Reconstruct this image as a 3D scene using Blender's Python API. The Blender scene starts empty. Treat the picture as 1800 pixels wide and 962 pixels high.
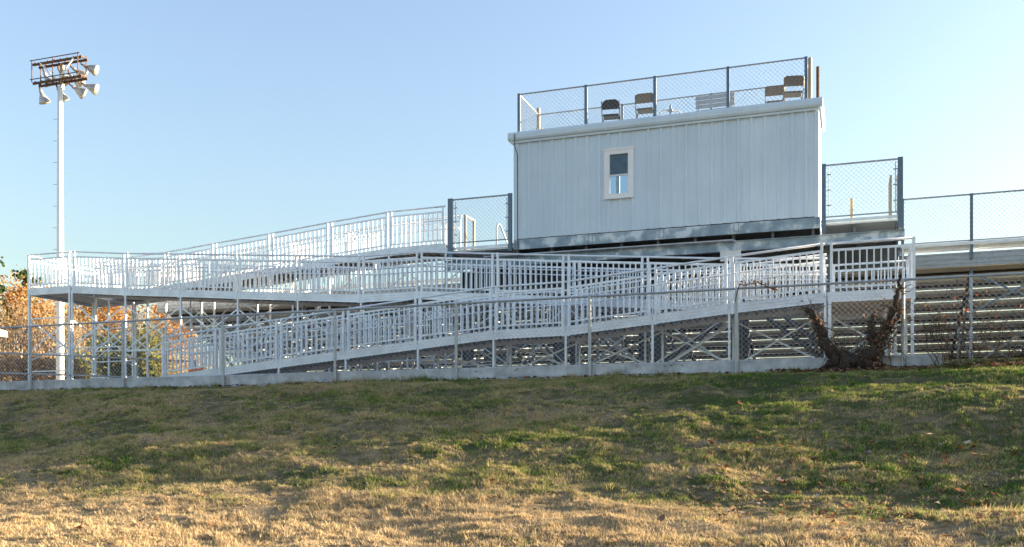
import bpy, math, random
import numpy as np
from mathutils import Vector
R = math.radians
random.seed(7)
rng = np.random.default_rng(11)
scene = bpy.context.scene
COL = scene.collection

# ------------------------------------------------------------------ camera geometry (eye at the origin, X along the stands, Y away)
TH = R(19.5); CT, ST = math.cos(TH), math.sin(TH); FPX = 1700.0; HOR = 785.0
def at(px, py, Y):
    """pixel of the 1800 px wide photo -> the point of the vertical plane Y"""
    u = (px - 900) / FPX
    X = Y * (u * CT - ST) / (CT + u * ST)
    return Vector((X, Y, (HOR - py) / FPX * (-X * ST + Y * CT)))

# ------------------------------------------------------------------ materials
def new_mat(name):
    m = bpy.data.materials.new(name); m.use_nodes = True
    nt = m.node_tree; nt.nodes.clear()
    out = nt.nodes.new('ShaderNodeOutputMaterial')
    return m, nt, out
def nd(nt, t, **kw):
    n = nt.nodes.new(t)
    for k, v in kw.items():
        if hasattr(n, k): setattr(n, k, v)
        else: n.inputs[k].default_value = v
    return n
def ramp(nt, src, stops):
    r = nt.nodes.new('ShaderNodeValToRGB')
    e = r.color_ramp.elements
    while len(e) > 1: e.remove(e[-1])
    for i, (p, c) in enumerate(stops):
        el = e[0] if i == 0 else e.new(p)
        el.position = p; el.color = (*c, 1) if len(c) == 3 else c
    nt.links.new(src, r.inputs[0])
    return r.outputs[0]
def mixc(nt, fac, a, b, mode='MIX'):
    m = nt.nodes.new('ShaderNodeMix'); m.data_type = 'RGBA'; m.blend_type = mode
    for sock, v in ((m.inputs[0], fac), (m.inputs[6], a), (m.inputs[7], b)):
        if hasattr(v, 'is_linked'): nt.links.new(v, sock)
        else: sock.default_value = v if isinstance(v, (int, float)) else ((*v, 1) if len(v) == 3 else v)
    return m.outputs[2]
def worldpos(nt, scale=(1, 1, 1)):
    g = nt.nodes.new('ShaderNodeNewGeometry'); mp = nt.nodes.new('ShaderNodeMapping')
    mp.inputs['Scale'].default_value = scale
    nt.links.new(g.outputs['Position'], mp.inputs['Vector'])
    return mp.outputs[0]
def noise(nt, vec, scale, detail=4, rough=.55):
    n = nt.nodes.new('ShaderNodeTexNoise'); n.inputs['Scale'].default_value = scale
    n.inputs['Detail'].default_value = detail; n.inputs['Roughness'].default_value = rough
    nt.links.new(vec, n.inputs['Vector'])
    return n.outputs['Fac']
def simple(name, col, rough=.6, metal=0, var=.15, nscale=6, bump=0, bscale=30, rvar=0, scale=(1, 1, 1), spec=.5):
    m, nt, out = new_mat(name)
    b = nd(nt, 'ShaderNodeBsdfPrincipled')
    b.inputs['Roughness'].default_value = rough; b.inputs['Metallic'].default_value = metal
    b.inputs['Specular IOR Level'].default_value = spec
    p = worldpos(nt, scale)
    f = noise(nt, p, nscale)
    lo = tuple(c * (1 - var) for c in col); hi = tuple(min(1, c * (1 + var)) for c in col)
    nt.links.new(ramp(nt, f, [(.3, lo), (.7, hi)]), b.inputs['Base Color'])
    if rvar:
        mr = nt.nodes.new('ShaderNodeMapRange'); nt.links.new(noise(nt, p, nscale * 1.7), mr.inputs[0])
        mr.inputs[3].default_value = rough - rvar; mr.inputs[4].default_value = rough + rvar
        nt.links.new(mr.outputs[0], b.inputs['Roughness'])
    if bump:
        bp = nt.nodes.new('ShaderNodeBump'); bp.inputs['Strength'].default_value = bump; bp.inputs['Distance'].default_value = .02
        nt.links.new(noise(nt, p, bscale), bp.inputs['Height']); nt.links.new(bp.outputs[0], b.inputs['Normal'])
    nt.links.new(b.outputs[0], out.inputs[0])
    return m
M = {}
M['alu'] = simple('aluminium', (.74, .785, .84), .42, .25, .12, 3.5, rvar=.12)
M['alu_plank'] = simple('aluminium_plank', (.72, .77, .81), .5, .12, .12, 3, scale=(.15, 3, 3), rvar=.1)
M['galv'] = simple('galvanised_pipe', (.38, .41, .44), .5, .5, .15, 14)
M['wire_light'] = simple('bright_galvanised_wire', (.52, .54, .56), .45, .3, .1, 14)
M['wire'] = simple('galvanised_wire', (.22, .25, .29), .5, .3, .1, 14)
M['alu_dark'] = simple('dark_aluminium_underside', (.34, .33, .32), .6, .1, .15, 3)  # darker grey aluminium for ramp decks and joists
M['plank_tan'] = simple('pale_tan_plank', (.76, .72, .65), .7, 0, .2, 2.5, scale=(.2, 4, 4))  # pale warm tan, streaked along the plank
M['galv_shade_blue'] = simple('galvanised_shade_tint', (.13, .18, .23), .5, .35, .15, 10)  # galvanised steel with the blue of open shade put into its colour
M['white'] = simple('white_paint', (.80, .80, .79), .4, 0, .04, 5)
M['siding'] = None
M['concrete'] = simple('concrete', (.47, .49, .51), .9, 0, .3, 4, .7, 18)
M['bounce_tan'] = simple('underside_bounce_tint', (.74, .57, .39), .7, 0, .15, 3, scale=(1, 6, 1))  # warm light bounced off the ground, put into the underside colour
M['darksteel'] = simple('dark_steel', (.12, .135, .145), .55, .4, .25, 7)
M['rust'] = simple('rusty_steel', (.12, .065, .04), .8, .1, .4, 18)
M['tan'] = simple('tan_enamel', (.32, .27, .21), .45, 0, .1, 8)
M['chair_tan'] = simple('brown_tan_enamel', (.17, .135, .10), .45, 0, .12, 8)
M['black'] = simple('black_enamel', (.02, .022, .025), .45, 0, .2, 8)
M['orange'] = simple('orange_sticker', (.7, .14, .03), .6, 0, .1, 8)
M['yellow'] = simple('yellow_paint', (.75, .48, .06), .5, 0, .08, 8)
M['bark'] = simple('bark', (.10, .078, .058), .9, 0, .4, 10, .6, 30)
M['greybark'] = simple('grey_bark', (.38, .31, .23), .9, 0, .25, 4, .4, 20)
M['darkbark'] = simple('dark_bark', (.05, .034, .026), .95, 0, .45, 14, .8, 40)
M['cable'] = simple('cable', (.05, .07, .08), .6)
M['pvc'] = simple('grey_conduit', (.45, .47, .48), .5)
M['ebox'] = simple('grey_box', (.62, .63, .63), .5, 0, .06, 5)
M['lampmetal'] = simple('spun_aluminium', (.44, .44, .43), .4, .35, .2, 5)
M['blind'] = simple('roller_blind', (.74, .76, .75), .8)
M['dark'] = simple('dark_interior', (.16, .16, .15), .8)
M['tanroof'] = simple('tan_roofing', (.42, .33, .22), .8)

# galvanised beams with blotchy spangle
m, nt, out = new_mat('blotchy_galvanised_steel')
b = nd(nt, 'ShaderNodeBsdfPrincipled', Roughness=.5, Metallic=.2)
f = noise(nt, worldpos(nt), 3.2, 5, .5)
nt.links.new(ramp(nt, f, [(.38, (.20, .27, .33)), (.52, (.30, .38, .43)), (.60, (.58, .64, .67))]), b.inputs['Base Color'])
nt.links.new(b.outputs[0], out.inputs[0]); M['spangle'] = m

# siding: painted metal, faint streaks running down
m, nt, out = new_mat('painted_metal_siding')
b = nd(nt, 'ShaderNodeBsdfPrincipled', Roughness=.5, Metallic=.0)
f = noise(nt, worldpos(nt, (5, 5, .25)), 1.6, 5, .6)
f2 = noise(nt, worldpos(nt), 1.3, 3, .5)
c1 = ramp(nt, f, [(.3, (.60, .72, .82)), (.62, (.65, .76, .85))])
f3 = noise(nt, worldpos(nt, (1.15, 0, 0)), 1.0, 0); f4 = noise(nt, worldpos(nt, (9, 9, .5)), 1.0, 3, .6)
c2 = mixc(nt, 1.0, ramp(nt, f2, [(.3, (.93, .93, .92)), (.7, (1, 1, 1))]), ramp(nt, f3, [(.35, (.94, .95, .96)), (.65, (1.0, 1.0, .99))]), 'MULTIPLY')
c2 = mixc(nt, 1.0, c2, ramp(nt, f4, [(.60, (1, 1, 1)), (.80, (.90, .88, .84))]), 'MULTIPLY')
nt.links.new(mixc(nt, 1.0, c1, c2, 'MULTIPLY'), b.inputs['Base Color'])
nt.links.new(b.outputs[0], out.inputs[0]); M['siding'] = m

# glass
m, nt, out = new_mat('window_glass')
g = nd(nt, 'ShaderNodeBsdfGlossy', Roughness=.02); t = nd(nt, 'ShaderNodeBsdfTransparent'); t.inputs[0].default_value = (.60, .69, .76, 1)
fr = nd(nt, 'ShaderNodeFresnel', IOR=1.45); mx = nd(nt, 'ShaderNodeMixShader')
nt.links.new(fr.outputs[0], mx.inputs[0]); nt.links.new(t.outputs[0], mx.inputs[1]); nt.links.new(g.outputs[0], mx.inputs[2])
nt.links.new(mx.outputs[0], out.inputs[0]); M['glass'] = m

def leaf_mat(name, stops, trans=.35, pos_noise=None):
    m, nt, out = new_mat(name)
    g = nt.nodes.new('ShaderNodeNewGeometry')
    col = ramp(nt, g.outputs['Random Per Island'], stops)
    if pos_noise:
        f = noise(nt, worldpos(nt), pos_noise, 3)
        col = mixc(nt, 1.0, col, ramp(nt, f, [(.3, (.55, .55, .55)), (.65, (1.1, 1.1, 1.1))]), 'MULTIPLY')
    d = nd(nt, 'ShaderNodeBsdfDiffuse'); t = nd(nt, 'ShaderNodeBsdfTranslucent'); mx = nd(nt, 'ShaderNodeMixShader'); mx.inputs[0].default_value = trans
    nt.links.new(col, d.inputs[0]); nt.links.new(col, t.inputs[0])
    nt.links.new(d.outputs[0], mx.inputs[1]); nt.links.new(t.outputs[0], mx.inputs[2]); nt.links.new(mx.outputs[0], out.inputs[0])
    return m
M['leaf_orange'] = leaf_mat('orange_oak_leaves', [(0, (.34, .14, .045)), (.5, (.46, .22, .075)), (1, (.46, .30, .14))])
M['leaf_rust'] = leaf_mat('rust_leaves', [(0, (.28, .14, .055)), (.5, (.40, .21, .08)), (1, (.44, .28, .12))])
M['leaf_tan'] = leaf_mat('tan_dry_leaves', [(0, (.22, .15, .08)), (.5, (.42, .29, .14)), (1, (.34, .20, .08))])
M['leaf_green'] = leaf_mat('yellow_green_leaves', [(0, (.09, .11, .03)), (.5, (.17, .18, .045)), (1, (.27, .23, .07))])
M['needle'] = leaf_mat('conifer_needles', [(0, (.035, .06, .025)), (.6, (.07, .11, .04)), (1, (.14, .16, .06))])
M['leaf_litter'] = leaf_mat('fallen_leaves', [(0, (.20, .07, .04)), (.3, (.30, .14, .07)), (.55, (.38, .24, .13)), (.8, (.17, .10, .07)), (1, (.44, .37, .31))], .15)
M['leaf_vine'] = leaf_mat('withered_vine_leaves', [(0, (.34, .10, .06)), (.35, (.42, .20, .10)), (.7, (.46, .30, .17)), (1, (.25, .10, .06))], .3)

# grass colour from the place it grows on, with variation from blade to blade
def grass_colour(nt):
    p = worldpos(nt, (.55, 1.0, 1.0))
    g = nt.nodes.new('ShaderNodeNewGeometry'); sx = nt.nodes.new('ShaderNodeSeparateXYZ'); nt.links.new(g.outputs['Position'], sx.inputs[0])
    big = noise(nt, p, .5, 4, .6); mid = noise(nt, p, 2.0, 4, .65); fine = noise(nt, p, 8, 3, .6)
    # dryness = foot of the bank dry, right-hand side greener, noise in between
    def math_(op, a, b_):
        n = nt.nodes.new('ShaderNodeMath'); n.operation = op
        for i, v in enumerate((a, b_)):
            if hasattr(v, 'is_linked'): nt.links.new(v, n.inputs[i])
            else: n.inputs[i].default_value = v
        return n.outputs[0]
    mr = nt.nodes.new('ShaderNodeMapRange'); mr.interpolation_type = 'SMOOTHSTEP'
    nt.links.new(sx.outputs[1], mr.inputs[0]); mr.inputs[1].default_value = 10.2; mr.inputs[2].default_value = 13.0; mr.inputs[3].default_value = .34; mr.inputs[4].default_value = 0
    mt = nt.nodes.new('ShaderNodeMapRange'); mt.interpolation_type = 'SMOOTHSTEP'
    nt.links.new(sx.outputs[1], mt.inputs[0]); mt.inputs[1].default_value = 15.0; mt.inputs[2].default_value = 18.0; mt.inputs[3].default_value = 0; mt.inputs[4].default_value = -.035
    dry = math_('ADD', math_('ADD', math_('MULTIPLY', big, .75), math_('MULTIPLY', mid, .75)), math_('ADD', mr.outputs[0], mt.outputs[0]))
    gr = nt.nodes.new('ShaderNodeMapRange'); gr.interpolation_type = 'SMOOTHSTEP'   # lusher towards the right
    nt.links.new(sx.outputs[0], gr.inputs[0]); gr.inputs[1].default_value = -5.0; gr.inputs[2].default_value = .5; gr.inputs[3].default_value = .05; gr.inputs[4].default_value = -.06
    dry = math_('ADD', math_('ADD', dry, gr.outputs[0]), math_('MULTIPLY', fine, .5))
    return math_('SUBTRACT', dry, .475), fine
def grass_mat(name, stops, trans):
    m, nt, out = new_mat(name)
    dry, fine = grass_colour(nt)
    g = nt.nodes.new('ShaderNodeNewGeometry')
    n = nt.nodes.new('ShaderNodeMath'); n.operation = 'MULTIPLY_ADD'
    nt.links.new(g.outputs['Random Per Island'], n.inputs[0]); n.inputs[1].default_value = .46
    nt.links.new(dry, n.inputs[2])
    s = nt.nodes.new('ShaderNodeMath'); s.operation = 'SUBTRACT'; s.inputs[1].default_value = .23; nt.links.new(n.outputs[0], s.inputs[0])
    col = ramp(nt, s.outputs[0], stops)
    d = nd(nt, 'ShaderNodeBsdfDiffuse'); nt.links.new(col, d.inputs[0])
    if trans:
        t = nd(nt, 'ShaderNodeBsdfTranslucent'); mx = nd(nt, 'ShaderNodeMixShader'); mx.inputs[0].default_value = trans
        nt.links.new(col, t.inputs[0]); nt.links.new(d.outputs[0], mx.inputs[1]); nt.links.new(t.outputs[0], mx.inputs[2]); nt.links.new(mx.outputs[0], out.inputs[0])
    else:
        nt.links.new(d.outputs[0], out.inputs[0])
    return m
GS = [(.26, (.08, .165, .035)), (.38, (.19, .30, .06)), (.46, (.34, .365, .105)), (.54, (.45, .37, .19)), (.64, (.38, .295, .195)), (.74, (.66, .515, .29)), (.88, (.50, .39, .25))]
M['grass'] = grass_mat('grass_blades', GS, .3)
# soil and thatch below the blades; gravel and dirt behind the kerb
m, nt, out = new_mat('ground')
dry, fine = grass_colour(nt)
soil = ramp(nt, dry, [(.35, (.07, .08, .035)), (.55, (.14, .12, .07)), (.75, (.27, .21, .13))])
p = worldpos(nt)
dirt = ramp(nt, noise(nt, p, 5, 6, .7), [(.3, (.26, .22, .18)), (.5, (.42, .38, .32)), (.7, (.56, .52, .46))])
g = nt.nodes.new('ShaderNodeNewGeometry'); sx = nt.nodes.new('ShaderNodeSeparateXYZ'); nt.links.new(g.outputs['Position'], sx.inputs[0])
far = ramp(nt, noise(nt, p, .3, 5, .6), [(.35, (.07, .10, .025)), (.65, (.16, .16, .05))])
mr = nt.nodes.new('ShaderNodeMapRange'); nt.links.new(sx.outputs[1], mr.inputs[0]); mr.inputs[1].default_value = 19.7; mr.inputs[2].default_value = 19.9
mr2 = nt.nodes.new('ShaderNodeMapRange'); nt.links.new(sx.outputs[1], mr2.inputs[0]); mr2.inputs[1].default_value = 35; mr2.inputs[2].default_value = 37
mr3 = nt.nodes.new('ShaderNodeMapRange'); nt.links.new(sx.outputs[0], mr3.inputs[0]); mr3.inputs[1].default_value = 1.4; mr3.inputs[2].default_value = 1.9
mr3.inputs[3].default_value = 1; mr3.inputs[4].default_value = 0
mm = nt.nodes.new('ShaderNodeMath'); mm.operation = 'MULTIPLY'; nt.links.new(mr.outputs[0], mm.inputs[0]); nt.links.new(mr3.outputs[0], mm.inputs[1])
c = mixc(nt, mm.outputs[0], soil, dirt); c = mixc(nt, mr2.outputs[0], c, far)
d = nd(nt, 'ShaderNodeBsdfDiffuse'); nt.links.new(c, d.inputs[0])
bp = nt.nodes.new('ShaderNodeBump'); bp.inputs['Strength'].default_value = .8; bp.inputs['Distance'].default_value = .04
nt.links.new(noise(nt, p, 22, 5, .7), bp.inputs['Height']); nt.links.new(bp.outputs[0], d.inputs['Normal'])
nt.links.new(d.outputs[0], out.inputs[0]); M['ground'] = m

# ------------------------------------------------------------------ mesh builder and object helpers
class MB:
    def __init__(s): s.v = []; s.f = []
    def box(s, a, b):
        x0, x1 = sorted((a[0], b[0])); y0, y1 = sorted((a[1], b[1])); z0, z1 = sorted((a[2], b[2]))
        n = len(s.v)
        s.v += [(x0, y0, z0), (x1, y0, z0), (x1, y1, z0), (x0, y1, z0), (x0, y0, z1), (x1, y0, z1), (x1, y1, z1), (x0, y1, z1)]
        s.f += [tuple(n + i for i in q) for q in ((0, 3, 2, 1), (4, 5, 6, 7), (0, 1, 5, 4), (1, 2, 6, 5), (2, 3, 7, 6), (3, 0, 4, 7))]
        return s
    def bar(s, p, q, w, h=None, up=(0, 0, 1)):
        """rectangular bar from p to q: w across, h along up"""
        h = h or w
        p, q = Vector(p), Vector(q); d = (q - p).normalized(); up = Vector(up)
        if abs(d.dot(up)) > .98: up = Vector((0, 1, 0))
        a = d.cross(up).normalized() * (w / 2); b_ = a.cross(d).normalized() * (h / 2)
        n = len(s.v)
        for o in (p, q): s.v += [tuple(o + a * i + b_ * j) for i, j in ((-1, -1), (1, -1), (1, 1), (-1, 1))]
        s.f += [tuple(n + i for i in k) for k in ((0, 1, 2, 3), (7, 6, 5, 4), (0, 4, 5, 1), (1, 5, 6, 2), (2, 6, 7, 3), (3, 7, 4, 0))]
        return s
    def tube(s, pts, r, n=8, cap=True):
        pts = [Vector(p) for p in pts]; rs = r if isinstance(r, (list, tuple)) else [r] * len(pts)
        base = len(s.v); prev = None
        for i, p in enumerate(pts):
            d = (pts[min(i + 1, len(pts) - 1)] - pts[max(i - 1, 0)]).normalized()
            if prev is None: prev = d.orthogonal().normalized()
            a = (prev - d * prev.dot(d)); a = a.normalized() if a.length > 1e-5 else d.orthogonal().normalized(); prev = a
            b_ = d.cross(a)
            s.v += [tuple(p + (a * math.cos(2 * math.pi * k / n) + b_ * math.sin(2 * math.pi * k / n)) * rs[i]) for k in range(n)]
        for i in range(len(pts) - 1):
            for k in range(n):
                a0 = base + i * n + k; a1 = base + i * n + (k + 1) % n
                s.f.append((a0, a1, a1 + n, a0 + n))
        if cap:
            s.f.append(tuple(base + k for k in reversed(range(n)))); e = base + (len(pts) - 1) * n
            s.f.append(tuple(e + k for k in range(n)))
        return s
    def prism(s, prof, x0, x1):
        """profile of (y, z) swept along X"""
        n = len(s.v); k = len(prof)
        s.v += [(x0, y, z) for y, z in prof] + [(x1, y, z) for y, z in prof]
        for i in range(k): j = (i + 1) % k; s.f.append((n + i, n + j, n + k + j, n + k + i))
        s.f.append(tuple(n + i for i in reversed(range(k)))); s.f.append(tuple(n + k + i for i in range(k)))
        return s
    def build(s, name, mat, parent=None, smooth=False):
        o = bpy.data.objects.new(name, None)
        off = Vector((0, 0, 0)); q = parent
        while q is not None: off += q.location; q = q.parent
        me = bpy.data.meshes.new(name)
        me.from_pydata([(x - off.x, y - off.y, z - off.z) for x, y, z in s.v], [], s.f); me.materials.append(mat)
        if smooth: me.polygons.foreach_set('use_smooth', [True] * len(me.polygons))
        bpy.data.objects.remove(o)
        o = bpy.data.objects.new(name, me); COL.objects.link(o); o.parent = parent
        return o
def np_object(name, verts, faces_n, mat, parent=None, off=(0, 0, 0)):
    """verts: (N*faces_n, 3) array, each run of faces_n vertices is one face"""
    me = bpy.data.meshes.new(name); nv = len(verts); nf = nv // faces_n
    v = (verts - np.array(off)).astype(np.float32)
    me.vertices.add(nv); me.vertices.foreach_set('co', v.ravel())
    me.loops.add(nv); me.loops.foreach_set('vertex_index', np.arange(nv, dtype=np.int32))
    me.polygons.add(nf); me.polygons.foreach_set('loop_start', np.arange(nf, dtype=np.int32) * faces_n)
    me.update(calc_edges=True); me.materials.append(mat)
    o = bpy.data.objects.new(name, me); COL.objects.link(o); o.parent = parent
    return o
def tag(o, label=None, cat=None, group=None, kind=None):
    if label: o['label'] = label
    if cat: o['category'] = cat
    if group: o['group'] = group
    if kind: o['kind'] = kind
    return o
def thing(name, loc, label, cat, group=None):
    o = bpy.data.objects.new(name, None); COL.objects.link(o); o.location = loc; o.empty_display_size = .2
    return tag(o, label, cat, group)

# ------------------------------------------------------------------ numpy value noise
_T = rng.random((256, 256))
def vnoise(x, y):
    xi = np.floor(x).astype(int); yi = np.floor(y).astype(int); fx = x - xi; fy = y - yi
    fx = fx * fx * (3 - 2 * fx); fy = fy * fy * (3 - 2 * fy)
    g = lambda a, b_: _T[a % 256, b_ % 256]
    return (g(xi, yi) * (1 - fx) + g(xi + 1, yi) * fx) * (1 - fy) + (g(xi, yi + 1) * (1 - fx) + g(xi + 1, yi + 1) * fx) * fy
def fbm(x, y, o=4):
    s = 0; a = .5
    for i in range(o): s = s + a * (vnoise(x + 17.3 * i, y + 5.1 * i) - .5); x = x * 2.03; y = y * 2.03; a *= .5
    return s
_PV = np.array([-3000, -30, 0, 6, 9, 11, 12.2, 14, 16, 18, 19.2, 19.7, 20.2, 40, 3000.])
_PZ = np.array([-6, -2.3, -1.65, -1.25, -1.02, -.80, -.62, -.08, .56, 1.16, 1.40, 1.44, 1.64, 1.66, 1.4])
def ground_z(X, Y):
    X = np.asarray(X, float); Y = np.asarray(Y, float)
    z = 0
    for d in (-.5, -.25, 0, .25, .5): z = z + np.interp(np.where(Y < 19.2, np.minimum(Y + d, 19.3), Y), _PV, _PZ) / 5
    w = np.clip((19.5 - Y) / 1.5, 0, 1) * np.clip((Y + 20) / 20, 0, 1)
    z = z + w * (.40 * fbm(X * .33, Y * .5, 3) + (.10 + .14 * np.clip((Y - 11) / 4, 0, 1)) * fbm(X * 1.1 + 9, Y * 1.5, 3) + .12 * fbm(X * 4, Y * 5, 3))
    w2 = np.clip((Y - 60) / 60, 0, 1)
    return z + w2 * 1.0 * fbm(X * .02, Y * .02, 3)
def gz(x, y): return float(ground_z(x, y))

# ground: one sheet, fine on the bank and coarse out to the horizon
xs = np.concatenate([[-3000, -1200, -500, -250, -150, -100, -70, -50, -40, -34, -30], np.arange(-27, 8.01, .12), np.arange(8.3, 17, .3), [18, 20, 30, 45, 70, 120, 250, 600, 1500, 3000]])
ys = np.concatenate([[-1500, -400, -120, -50, -20, -8, -2, 2, 4, 6], np.arange(7, 20.5, .09), [21, 22, 24, 27, 31, 36, 42, 50, 60, 75, 95, 120, 160, 220, 350, 700, 1500, 3000]])
gx, gy = np.meshgrid(xs, ys); gzv = ground_z(gx, gy)
V = np.stack([gx, gy, gzv], -1).reshape(-1, 3); nx = len(xs); ny = len(ys)
I, J = np.meshgrid(np.arange(ny - 1), np.arange(nx - 1), indexing='ij'); a = I * nx + J
F = np.stack([a, a + 1, a + nx + 1, a + nx], -1).reshape(-1, 4)
me = bpy.data.meshes.new('ground'); me.vertices.add(len(V)); me.vertices.foreach_set('co', V.astype(np.float32).ravel())
me.loops.add(F.size); me.loops.foreach_set('vertex_index', F.astype(np.int32).ravel())
me.polygons.add(len(F)); me.polygons.foreach_set('loop_start', np.arange(len(F), dtype=np.int32) * 4)
me.update(calc_edges=True); me.materials.append(M['ground']); me.polygons.foreach_set('use_smooth', [True] * len(F))
ground = bpy.data.objects.new('ground', me); COL.objects.link(ground); tag(ground, kind='structure')

# grass blades: leaning triangles, taller in tussocks
def tri(X, Y, Z, h, w, ang, lx, ly):
    P0 = np.stack([X - w * np.cos(ang), Y - w * np.sin(ang), Z], -1); P1 = np.stack([X + w * np.cos(ang), Y + w * np.sin(ang), Z], -1)
    P2 = np.stack([X + lx, Y + ly, Z + h], -1)
    return np.stack([P0, P1, P2], 1).reshape(-1, 3)
def blades(n, x0, x1, y0, y1, hscale=1.0, keep=None):
    X = rng.uniform(x0, x1, n); Y = rng.uniform(y0, y1, n)
    k = np.ones(n, bool) if keep is None else keep(X, Y)
    cl = fbm(X * 1.9, Y * 2.6, 3) + .8 * fbm(X * .5 + 40, Y * .7, 3)
    k &= rng.random(n) < np.clip(.55 + 2.2 * cl, .06, 1)
    X, Y, cl = X[k], Y[k], cl[k]; n = len(X)
    h = hscale * rng.uniform(.018, .045, n) * (1 + np.clip(cl, -.2, .6) * 2.0)
    la = rng.uniform(0, 2 * np.pi, n); ll = h * rng.uniform(.2, 1.2, n)
    return tri(X, Y, ground_z(X, Y) - .006, h, rng.uniform(.003, .0065, n), rng.uniform(0, 2 * np.pi, n), ll * np.cos(la), ll * np.sin(la) - .25 * h)
def tussocks(n, per, x0, x1, y0, y1, keep, tall=1.0):
    """tufts of blades that fan out from a common foot"""
    CX = rng.uniform(x0, x1, n); CY = rng.uniform(y0, y1, n); k = keep(CX, CY)
    cl = fbm(CX * 1.1 + 7, CY * 1.6, 3) + .7 * fbm(CX * .4, CY * .6 + 30, 3)
    k &= rng.random(n) < np.clip(.5 + 2.2 * cl, .04, 1)
    CX, CY, cl = CX[k], CY[k], cl[k]; n = len(CX)
    H = tall * rng.uniform(.035, .085, n) * (1 + np.clip(cl, -.2, .5) * 1.3); Rr = rng.uniform(.025, .085, n); wx = rng.normal(0, .5, n); wy = rng.normal(-.3, .4, n)
    e = lambda a: np.repeat(a, per)
    m = n * per; a = rng.uniform(0, 2 * np.pi, m); rr = np.sqrt(rng.random(m)); q = e(Rr)
    X = e(CX) + q * rr * np.cos(a); Y = e(CY) + q * rr * np.sin(a); h = e(H) * (1 - .55 * rr ** 2) * rng.uniform(.55, 1.1, m)
    return tri(X, Y, ground_z(X, Y) - .006, h, rng.uniform(.004, .011, m), rng.uniform(0, 2 * np.pi, m), h * (.7 * rr * np.cos(a) + .5 * e(wx) + rng.normal(0, .25, m)), h * (.7 * rr * np.sin(a) + .5 * e(wy) + rng.normal(0, .25, m)))
def in_view(X, Y): return (X > -1.22 * Y - 1.5) & (X < .22 * Y + 2.5)
G1 = np.concatenate([blades(750000, -26, 7, 7.4, 19.5, 1, in_view), tussocks(80000, 26, -26, 7, 7.4, 19.45, in_view)])
G2 = blades(120000, 1.62, 16, 19.5, 23.5, 1.3)
G4 = np.concatenate([blades(160000, 3, 16, 7.4, 19.5, 1.2, lambda X, Y: X > .22 * Y + 2.4), tussocks(26000, 14, 3, 16, 7, 19.4, lambda X, Y: X > .22 * Y + 2.4)])
G3 = np.concatenate([blades(50000, -27, 7, 19.2, 19.62, 1.1), tussocks(700, 30, -27, 7, 19.3, 19.6, lambda X, Y: X < 99, 2.4), tussocks(500, 30, -20, 5, 9, 19, in_view, 1.9)])
grass = np_object('grass', np.concatenate([G1, G2, G3, G4]), 3, M['grass']); tag(grass, kind='stuff')

# fallen leaves: small bent quads
def leaf_cards(P, size, flat=.5):
    n = len(P); a = rng.uniform(0, 2 * np.pi, n); s = size * rng.uniform(.6, 1.3, n)
    u = np.stack([np.cos(a), np.sin(a), rng.uniform(-flat, flat, n)], -1); v = np.stack([-np.sin(a), np.cos(a), rng.uniform(-flat, flat, n)], -1) * .65
    u *= s[:, None]; v *= s[:, None]
    b = rng.uniform(.0, .5, n)[:, None] * np.linalg.norm(u, axis=1)[:, None] * np.array([0, 0, 1.0])
    return np.stack([P - u + b, P - u * .35 - v, P + u * .45 - v * .75, P + u + b, P + u * .35 + v * .8, P - u * .5 + v * .95], 1).reshape(-1, 3)
def scatter(n, x0, x1, y0, y1, lift=.03):
    X = rng.uniform(x0, x1, n); Y = rng.uniform(y0, y1, n); return np.stack([X, Y, ground_z(X, Y) + lift + rng.uniform(0, .02, n)], -1)
Lp = [scatter(420, -22, 5, 8, 19.3, .035), scatter(350, -2, 5, 10, 15, .035), scatter(700, -27, 1.5, 19.2, 19.5, .03), scatter(500, 1.4, 6, 19.3, 20.0, .05),
      scatter(260, -1.6, 1.4, 19.0, 19.5, .05), scatter(500, -24, 1, 19.9, 25, .02), scatter(60, -8, 1.5, 19.62, 19.8, .19), scatter(260, -2, 4, 10, 14.5, .045), scatter(400, 1.5, 5, 19.0, 19.9, .06)]
leaves = np_object('fallen_leaves', leaf_cards(np.concatenate(Lp), .045), 6, M['leaf_litter']); tag(leaves, kind='stuff')

# ------------------------------------------------------------------ kerb under the fence
t = thing('concrete_kerb', (-12, 19.72, 1.55), 'long low concrete kerb along the foot of the chain link fence', 'kerb')
jo = [-34, -26.5, -21.1, -15.6, -10.1, -4.45, 1.57]
for i in range(len(jo) - 1):
    mb = MB(); mb.prism([(19.62, 1.3), (19.62, 1.705), (19.635, 1.72), (19.835, 1.72), (19.85, 1.705), (19.85, 1.3)], jo[i] + .004, jo[i + 1] - .004)
    mb.build('kerb_section', M['concrete'], t)

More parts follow.
